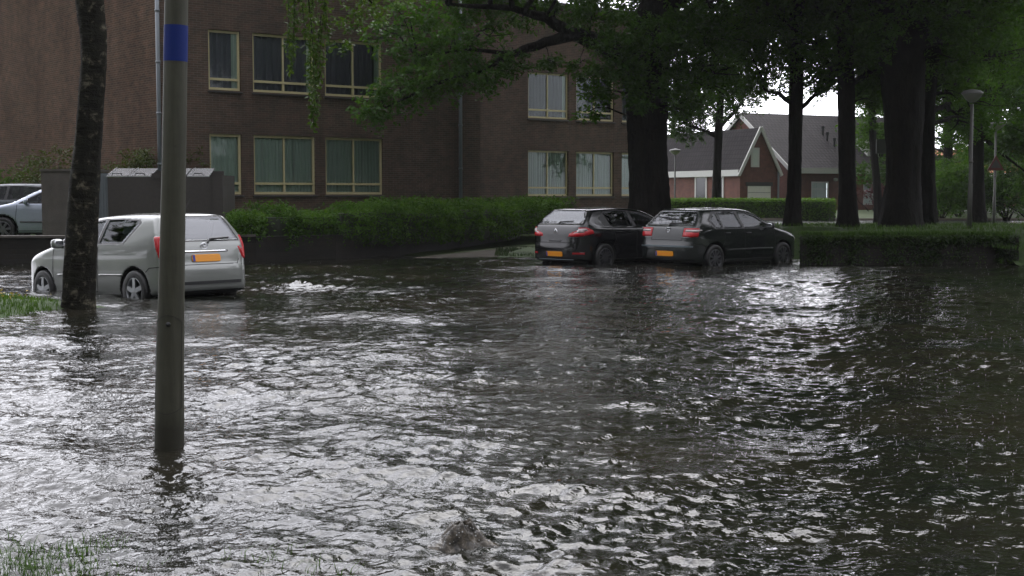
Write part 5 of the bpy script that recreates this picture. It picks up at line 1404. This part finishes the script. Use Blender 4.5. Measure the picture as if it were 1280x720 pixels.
for px, ytop, ybot, nn, wd in ((364, -60, 92, 150, .10), (357, -60, 60, 70, .08), (392, -60, 165, 260, .13), (388, -40, 120, 130, .12), (403, -60, 100, 150, .12), (411, -60, 60, 90, .12), (380, -60, 45, 70, .10), (373, -60, 30, 60, .10), (398, 20, 140, 100, .16)):
    Yh = YB_ + 1.65; pts = []
    for k in range(9):
        f = k/8; pts.append(atd(px + 4*math.sin(f*4+px) , ytop + (ybot-ytop)*f, Yh + .1*math.sin(px)))
    tw.tube([p - base for p in pts], [.010 - .008*k/8 for k in range(9)], 5)
    for k in range(int(nn*1.7)):
        f = random.random() ** .85; i = min(7, int(f*8)); q = pts[i].lerp(pts[i+1], f*8 - i); s = wd * 1.2 * (1.15 - .85*f) * random.gauss(0, .6)
        a = random.random()*6.28; P.append((q.x + s*math.cos(a), q.y + s*math.sin(a), q.z + random.gauss(0, .03)))
tw.build('hanging_twigs', M['bark'], bt, True)
Leaves().add(np.array(P), .075, droop=.9).build('hanging_leaves', M['leaf_birch'], bt, base)
# sparse high crown of the birch, out of the picture
L = Leaves()
for i in range(14):
    a = random.random()*6.28; q = random.uniform(.3, 1)*2.0; c = (base.x + q*math.cos(a), base.y + q*math.sin(a)*.8 + .5, random.uniform(7.0, 9.5)); L.add(clump_pts(c, .6, 170), .10)
L.build('crown_top', M['leaf_birch'], bt, base)

# big tree behind the dark cars: long limb to the left
tree('broadleaf_tree', 'large dark tree behind the black car with a long limb reaching left', 36.5,
     [(812, 272, 58), (811, 250, 50), (810, 220, 47), (809, 180, 48), (809, 140, 52), (811, 100, 54), (815, 60, 50), (820, 20, 46), (824, -20, 42)], .25,
     [(470, 135, -1.2, .85, 700), (500, 110, -1, 1.0, 1000), (545, 95, -.8, 1.1, 1300), (520, 60, -.4, 1.0, 1000), (570, 60, -.6, 1.1, 1300), (600, 95, -1, .9, 1000), (640, 75, -.6, .8, 800), (560, 20, .3, 1.1, 1200), (610, 5, .6, 1.0, 800), (505, 20, 0, 1.0, 700), (470, 40, .2, .8, 300), (620, 40, .8, .6, 240), (700, 5, .5, 1.1, 1100), (650, 15, 1.0, .8, 600), (745, 15, -.4, 1.0, 1000), (690, 80, .2, .5, 260), (725, 85, -.7, .6, 420), (745, 118, -.9, .6, 420), (770, 60, -1.2, .9, 1100), (785, 95, -1.3, .8, 1000), (755, 90, -1.0, .6, 500), (820, 40, -1.5, 1.0, 1300), (850, 70, -1.0, .9, 1000), (865, 30, -.6, 1.1, 1300), (800, 125, -1.4, .5, 420), (832, 105, -1.3, .6, 500), (855, 130, -.8, .6, 420), (735, 140, -.9, .4, 160), (900, 45, -.4, 1.0, 1000), (860, 100, .3, .7, 500)] + fill(850, 14, 70, -40, 105, .5, 6),
     above=(7.4, 16.0, 8.0, 7.5, 80), leaf=M['leaf_elm'], lsize=.135, top=7,
     limbs=[[(802, 95, 30, 0), (770, 66, 26, -.2), (746, 52, 23, -.3), (712, 41, 17, -.4), (683, 22, 12, -.5), (640, 10, 8, -.6), (560, 5, 4, -.6)],
            [(716, 43, 15, -.4), (690, 50, 13, -.5), (662, 60, 11, -.6), (640, 68, 9, -.7), (600, 88, 6, -.9), (545, 105, 4, -1), (480, 135, 2, -1.2)],
            [(640, 68, 6, -.7), (585, 62, 4, -.6), (520, 70, 2, -.5)], [(822, 30, 24, 0), (850, -10, 16, -.4), (885, -50, 10, -.6)]])
# two straight trunks on the mound
tree('broadleaf_tree', 'straight trunk rising just right of the grey car, first on the mound', 37,
     [(990, 282, 27), (991.5, 268, 21), (993, 240, 17.5), (994, 200, 16.5), (994.5, 160, 16.5), (995, 120, 17), (996, 60, 16), (998, 0, 15)], .73,
     [(960, 85, -.3, .8), (1000, 70, -.6, 1.0), (1040, 65, -.2, .9), (930, 60, .2, 1.0), (970, 30, -.5, 1.2), (1030, 20, -.3, 1.2), (975, 112, -.2, .38, 150), (1018, 112, .1, .42, 170), (945, 106, .2, .4, 150), (1028, 95, 0, .5, 280)] + fill(975, 28, 95, -40, 100),
     above=(7.4, 15, 5.5, 6.5, 44), leaf=M['leaf_oak'], lsize=.12, top=7, limbs=[[(995, 135, 8, 0), (975, 118, 5, -.1), (955, 112, 3, -.1)], [(995, 140, 7, 0), (1013, 124, 5, 0), (1030, 112, 3, .1)]])
tree('broadleaf_tree', 'thicker straight trunk on the mound, left of the twin giants', 36.3,
     [(1060, 282, 31), (1060.5, 266, 24), (1060, 240, 21), (1059, 200, 20.5), (1058, 160, 21), (1057, 120, 21), (1056, 70, 20), (1055, 0, 19)], .73,
     [(1030, 75, -.5, .8), (1075, 60, -.4, 1.0), (1050, 25, -.6, 1.2), (1085, 100, .3, .6, 400), (1075, 118, .4, .4, 170), (1038, 104, .1, .42, 190), (1095, 130, .5, .45, 200), (1100, 85, .5, .8)] + fill(1060, 28, 95, -40, 102),
     high=26, above=(7.4, 15, 5.5, 6.5, 40), leaf=M['leaf_oak'], lsize=.12, top=7, limbs=[[(1058, 110, 10, 0), (1080, 95, 7, .3), (1100, 80, 4, .5)]])
# twin giants
tree('broadleaf_tree', 'thickest trunk on the mound, forking wide near the top of the picture', 36,
     [(1126, 286, 54), (1127, 264, 47), (1129, 230, 42), (1129, 190, 43), (1128, 150, 47), (1127, 110, 52), (1126, 75, 58), (1112, 30, 42), (1102, -30, 36)], .73,
     [(1100, 30, -1.2, 1.0), (1180, 20, -.6, 1.1), (1215, 40, 0, 1.0), (1090, 65, -.9, .6, 400), (1200, 75, .4, .7, 500), (1150, -10, -1, 1.3)] + fill(1150, 14, 120, -60, 95),
     high=26, above=(7.6, 18, 7, 8, 60), leaf=M['leaf_oak'], lsize=.13, top=9, limbs=[[(1133, 80, 40, 0), (1143, 40, 34, -.1), (1150, 0, 30, -.2), (1165, -45, 24, -.3), (1190, -110, 14, -.4)], [(1124, 100, 24, 0), (1105, 55, 20, .4), (1094, 10, 14, .7), (1085, -40, 10, .9)]])
tree('broadleaf_tree', 'second thick trunk close behind the right side of the thickest one', 38.5,
     [(1161, 285, 26), (1160, 265, 21), (1159, 230, 18.5), (1159, 180, 18.5), (1158, 130, 21), (1161, 80, 26), (1168, 30, 28), (1178, -20, 26)], .73,
     [(1180, 60, .5, .9), (1190, 110, .8, .7, 420), (1165, 30, .8, 1.0)] + fill(1215, 34, 85, -40, 150), high=26, above=(7.5, 15, 5, 5, 26), leaf=M['leaf_oak'], lsize=.13, top=7)
# slim trees by the house
tree('broadleaf_tree', 'slim young tree behind the clipped hedge in front of the garage wing', 72.5,
     [(895, 262, 14), (895.5, 240, 11), (896, 215, 10.5), (897, 190, 10), (898, 165, 10), (900, 140, 9), (902, 110, 7), (903, 70, 6)], .3,
     [(862, 150, -.4, 1.0, 420), (880, 125, .2, 1.2, 620), (915, 118, -.3, 1.1, 480), (850, 120, .3, 1.3, 700), (905, 90, -.2, 1.6, 900), (868, 90, 0, 1.5, 900), (845, 162, .4, .9, 330), (940, 100, .2, 1.3, 650), (872, 168, -.2, .6, 140), (925, 140, .1, .5, 90), (835, 140, .5, 1.2, 600), (858, 176, .3, .5, 90)] + fill(880, 26, 75, 20, 135, -1, 4, 1.3, 1.9, 900) + fill(855, 10, 30, 90, 172, -1, 3, .9, 1.3, 420),
     above=(9.5, 13, 3.5, 3.5, 10), leaf=M['leaf_far'], lsize=.17, top=4, limbs=[[(898, 172, 6, 0), (880, 163, 4, -.2), (858, 156, 2, -.3)], [(898, 160, 6, 0), (912, 146, 4.5, .1), (928, 128, 3, .2)]])
tree('broadleaf_tree', 'thin leaning trunk between the straight trunk and the thick giants', 62,
     [(1099, 276, 13), (1098, 255, 11), (1096, 225, 9.5), (1093.5, 200, 9), (1091, 175, 9), (1090, 150, 8.5), (1090, 120, 8), (1091, 80, 7)], .45,
     [(1085, 140, -.3, .8, 330), (1078, 115, 0, 1.0, 420), (1100, 125, .2, 1.0, 480), (1090, 160, -.2, .5, 130), (1080, 158, .1, .45, 100), (1104, 160, 0, .5, 120), (1095, 85, 0, 1.4, 700)],
     above=(8.5, 12, 3, 3, 8), leaf=M['leaf_oak'], lsize=.15, top=4)
tree('broadleaf_tree', 'far dark trunk behind the tall street lamp with a bough rising right', 57,
     [(1222, 273, 24), (1221, 255, 19), (1221, 225, 18), (1221, 190, 18), (1220, 150, 18), (1219, 110, 17), (1218, 60, 15), (1217, 10, 13)], .5,
     [(1195, 120, -.3, 1.1, 650), (1250, 110, -.5, 1.2, 700), (1240, 60, -.4, 1.5, 1200), (1270, 70, -.6, 1.4, 1000), (1200, 70, -.2, 1.4, 1100), (1280, 130, -.3, 1.1, 600), (1215, 150, .3, .9, 400), (1190, 165, .5, 1.0, 420), (1260, 20, -.5, 1.6, 1300), (1200, 15, 0, 1.7, 1400), (1265, 165, .2, .9, 380), (1300, 30, -.5, 1.6, 1100)],
     high=26, above=(9.5, 17, 7, 6, 26), leaf=M['leaf_oak'], lsize=.17, top=7, limbs=[[(1221, 150, 11, 0), (1240, 122, 8, -.3), (1262, 92, 6, -.5), (1290, 72, 4, -.6)], [(1222, 165, 8, 0), (1250, 190, 4, -.4), (1282, 215, 2, -.6)], [(1221, 130, 9, 0), (1258, 88, 7, .3), (1290, 40, 4, .4)]])
# wall of trees beyond on the right
fi = 0
for px, Y, zt_, r, cnt, lb in ((1185, 86, 15, 5.5, 34, 'far tree behind the second thick trunk, filling the gap with leaves'), (1248, 92, 16, 6, 38, 'far tree behind the signed lamp, tallest of the back row'), (1305, 80, 15, 6, 38, 'far tree at the right edge behind the bushes'), (1352, 66, 14, 6, 30, 'tree just outside the right edge of the picture'), (1145, 105, 15, 5, 24, 'far tree standing right of the brick house roof'), (1420, 52, 14, 6, 26, 'nearer tree beyond the right edge over the water')):
    c = S_(px, Y, .5); cl = []
    for k in range(cnt):
        a = random.random()*6.28; q = math.sqrt(random.random())*r; z = random.uniform(3.0, zt_)
        sc_ = F/Y; cl.append((px + q*math.cos(a)*sc_, 245 - (z-H)*sc_, q*math.sin(a), random.uniform(1.3, 2.0), 900))
    w = 16*60/Y
    tree('broadleaf_tree', lb, Y, [(px, 245 + 1.05*F/Y, w*1.3), (px+1, 235, w), (px, 150, w*.9), (px-2, 60, w*.8), (px, 0, w*.6)], .5, cl, above=(10, 16, r, r, 10), high=34, leaf=M['leaf_far' if fi % 2 else 'leaf_oak'], lsize=.24, top=5); fi += 1
# trees behind the houses, only their tops show between the trunks
for px, Y, zt_, r, cnt, lb in ((842, 118, 9.0, 5, 16, 'far pale tree top above the left end of the garage roof'), ):
    cl = []
    for k in range(cnt):
        a = random.random()*6.28; q = math.sqrt(random.random())*r; z = random.uniform(3.0, zt_); sc_ = F/Y; cl.append((px + q*math.cos(a)*sc_, 245 - (z-H)*sc_, q*math.sin(a), random.uniform(1.0, 1.6), 380))
    tree('broadleaf_tree', lb, Y, [(px, 262, 9), (px, 235, 7), (px, 180, 5), (px, 140, 4)], .6, cl, leaf=M['leaf_far'], lsize=.22, top=1.5)

# rain in the air: thin even haze round everything
hz_ = MB().box((-830, -45, -1.6), (830, 830, 40)).build('haze', M['white']); hz_['kind'] = 'stuff'; tag(hz_, 'thin grey rain haze in the air over the whole street', 'haze', kind='stuff')
hm = bpy.data.materials.new('rain_haze'); hm.use_nodes = True; hn = hm.node_tree
for n_ in list(hn.nodes):
    if n_.type != 'OUTPUT_MATERIAL': hn.nodes.remove(n_)
pv = hn.nodes.new('ShaderNodeVolumePrincipled'); pv.inputs['Density'].default_value = .00022; pv.inputs['Color'].default_value = (.9, .92, .93, 1)
hn.links.new(pv.outputs[0], hn.nodes['Material Output'].inputs['Volume']); hz_.data.materials[0] = hm

# ------------------------------------------------------------------ light: overcast, rainy daylight
S.view_settings.view_transform = 'Standard'; S.view_settings.look = 'None'; S.view_settings.gamma = 1; S.view_settings.use_curve_mapping = False
S.view_settings.exposure = EXPO
# unseen trees added behind and beside the camera to darken reflections and facades
L = Leaves(); tb = MB()
spots = [(-44 + 8*k + random.uniform(-2, 2), -17 - random.uniform(0, 9)) for k in range(12)] + [(25, 2), (27, 9), (26, 16), (29, 23), (20, 30.5), (24, 35), (28, 30), (-26, -6), (-29, 2), (-21, 13), (-24, 20), (-28, 26)]
for x, y in spots:
    tb.tube([(x, y, -.3), (x, y, 7)], [.35, .2], 8)
    for _ in range(26):
        a = random.random()*6.28; q = math.sqrt(random.random())*4.6
        L.add(clump_pts((x + q*math.cos(a), y + q*math.sin(a)*.7, random.uniform(1.2, 11.5)), random.uniform(1.6, 2.3), 420), .5)
tl = tag(L.build('added_treeline', M['leaf_oak']), 'unseen trees added behind and beside the camera to darken reflections', 'trees', kind='stuff')
tb.build('trunks', M['bark'], tl)
W = bpy.data.worlds.new('World'); S.world = W; W.use_nodes = True
nt = W.node_tree; bg = nt.nodes['Background']
sky = nt.nodes.new('ShaderNodeTexSky'); sky.sky_type = 'NISHITA'; sky.sun_disc = False
SE, SA = math.radians(50), math.radians(12)      # sun elevation; azimuth measured from +Y towards +X
sky.sun_elevation = SE; sky.sun_rotation = SA; sky.dust_density = 4.0
hs = nt.nodes.new('ShaderNodeHueSaturation'); hs.inputs['Saturation'].default_value = .12; nt.links.new(sky.outputs[0], hs.inputs['Color'])
mx = nt.nodes.new('ShaderNodeMix'); mx.data_type = 'RGBA'; mx.inputs[0].default_value = .72; nt.links.new(hs.outputs[0], mx.inputs[6]); mx.inputs[7].default_value = (14.8, 14.8, 16.2, 1)
tc = nt.nodes.new('ShaderNodeTexCoord'); dp = nt.nodes.new('ShaderNodeVectorMath'); dp.operation = 'DOT_PRODUCT'; nt.links.new(tc.outputs['Generated'], dp.inputs[0])
ga = math.radians(4); dp.inputs[1].default_value = (math.sin(ga)*.9, math.cos(ga)*.9, .35)
mr = nt.nodes.new('ShaderNodeMapRange'); mr.inputs['From Min'].default_value = -.7; mr.inputs['From Max'].default_value = .95; mr.inputs['To Min'].default_value = .3; mr.inputs['To Max'].default_value = 1.6; mr.interpolation_type = 'SMOOTHSTEP'; nt.links.new(dp.outputs['Value'], mr.inputs['Value'])
cn = nt.nodes.new('ShaderNodeTexNoise'); cn.inputs['Scale'].default_value = 2.2; cn.inputs['Detail'].default_value = 4; nt.links.new(tc.outputs['Generated'], cn.inputs['Vector'])
mc = nt.nodes.new('ShaderNodeMapRange'); mc.inputs['From Min'].default_value = .3; mc.inputs['From Max'].default_value = .7; mc.inputs['To Min'].default_value = .85; mc.inputs['To Max'].default_value = 1.15; nt.links.new(cn.outputs['Fac'], mc.inputs['Value'])
mm = nt.nodes.new('ShaderNodeMath'); mm.operation = 'MULTIPLY'; nt.links.new(mr.outputs[0], mm.inputs[0]); nt.links.new(mc.outputs[0], mm.inputs[1])
vm = nt.nodes.new('ShaderNodeVectorMath'); vm.operation = 'SCALE'; nt.links.new(mx.outputs[2], vm.inputs[0]); nt.links.new(mm.outputs[0], vm.inputs['Scale'])
nt.links.new(vm.outputs[0], bg.inputs['Color']); bg.inputs['Strength'].default_value = .15
sd = bpy.data.lights.new('sun', 'SUN'); so = bpy.data.objects.new('sun', sd); COL.objects.link(so)
sd.energy = .6; sd.angle = math.radians(35); sd.color = (1, .97, .93)
dv = Vector((math.sin(SA)*math.cos(SE), math.cos(SA)*math.cos(SE), math.sin(SE))); so.rotation_euler = dv.to_track_quat('Z', 'Y').to_euler(); so.location = (0, 0, 30)
S.cycles.use_denoising = True
try: S.cycles.denoiser = 'OPENIMAGEDENOISE'
except Exception: pass
S.cycles.max_bounces = 8; S.cycles.transparent_max_bounces = 12; S.cycles.caustics_reflective = False; S.cycles.caustics_refractive = False
S.cycles.sample_clamp_indirect = 4; S.cycles.volume_bounces = 1
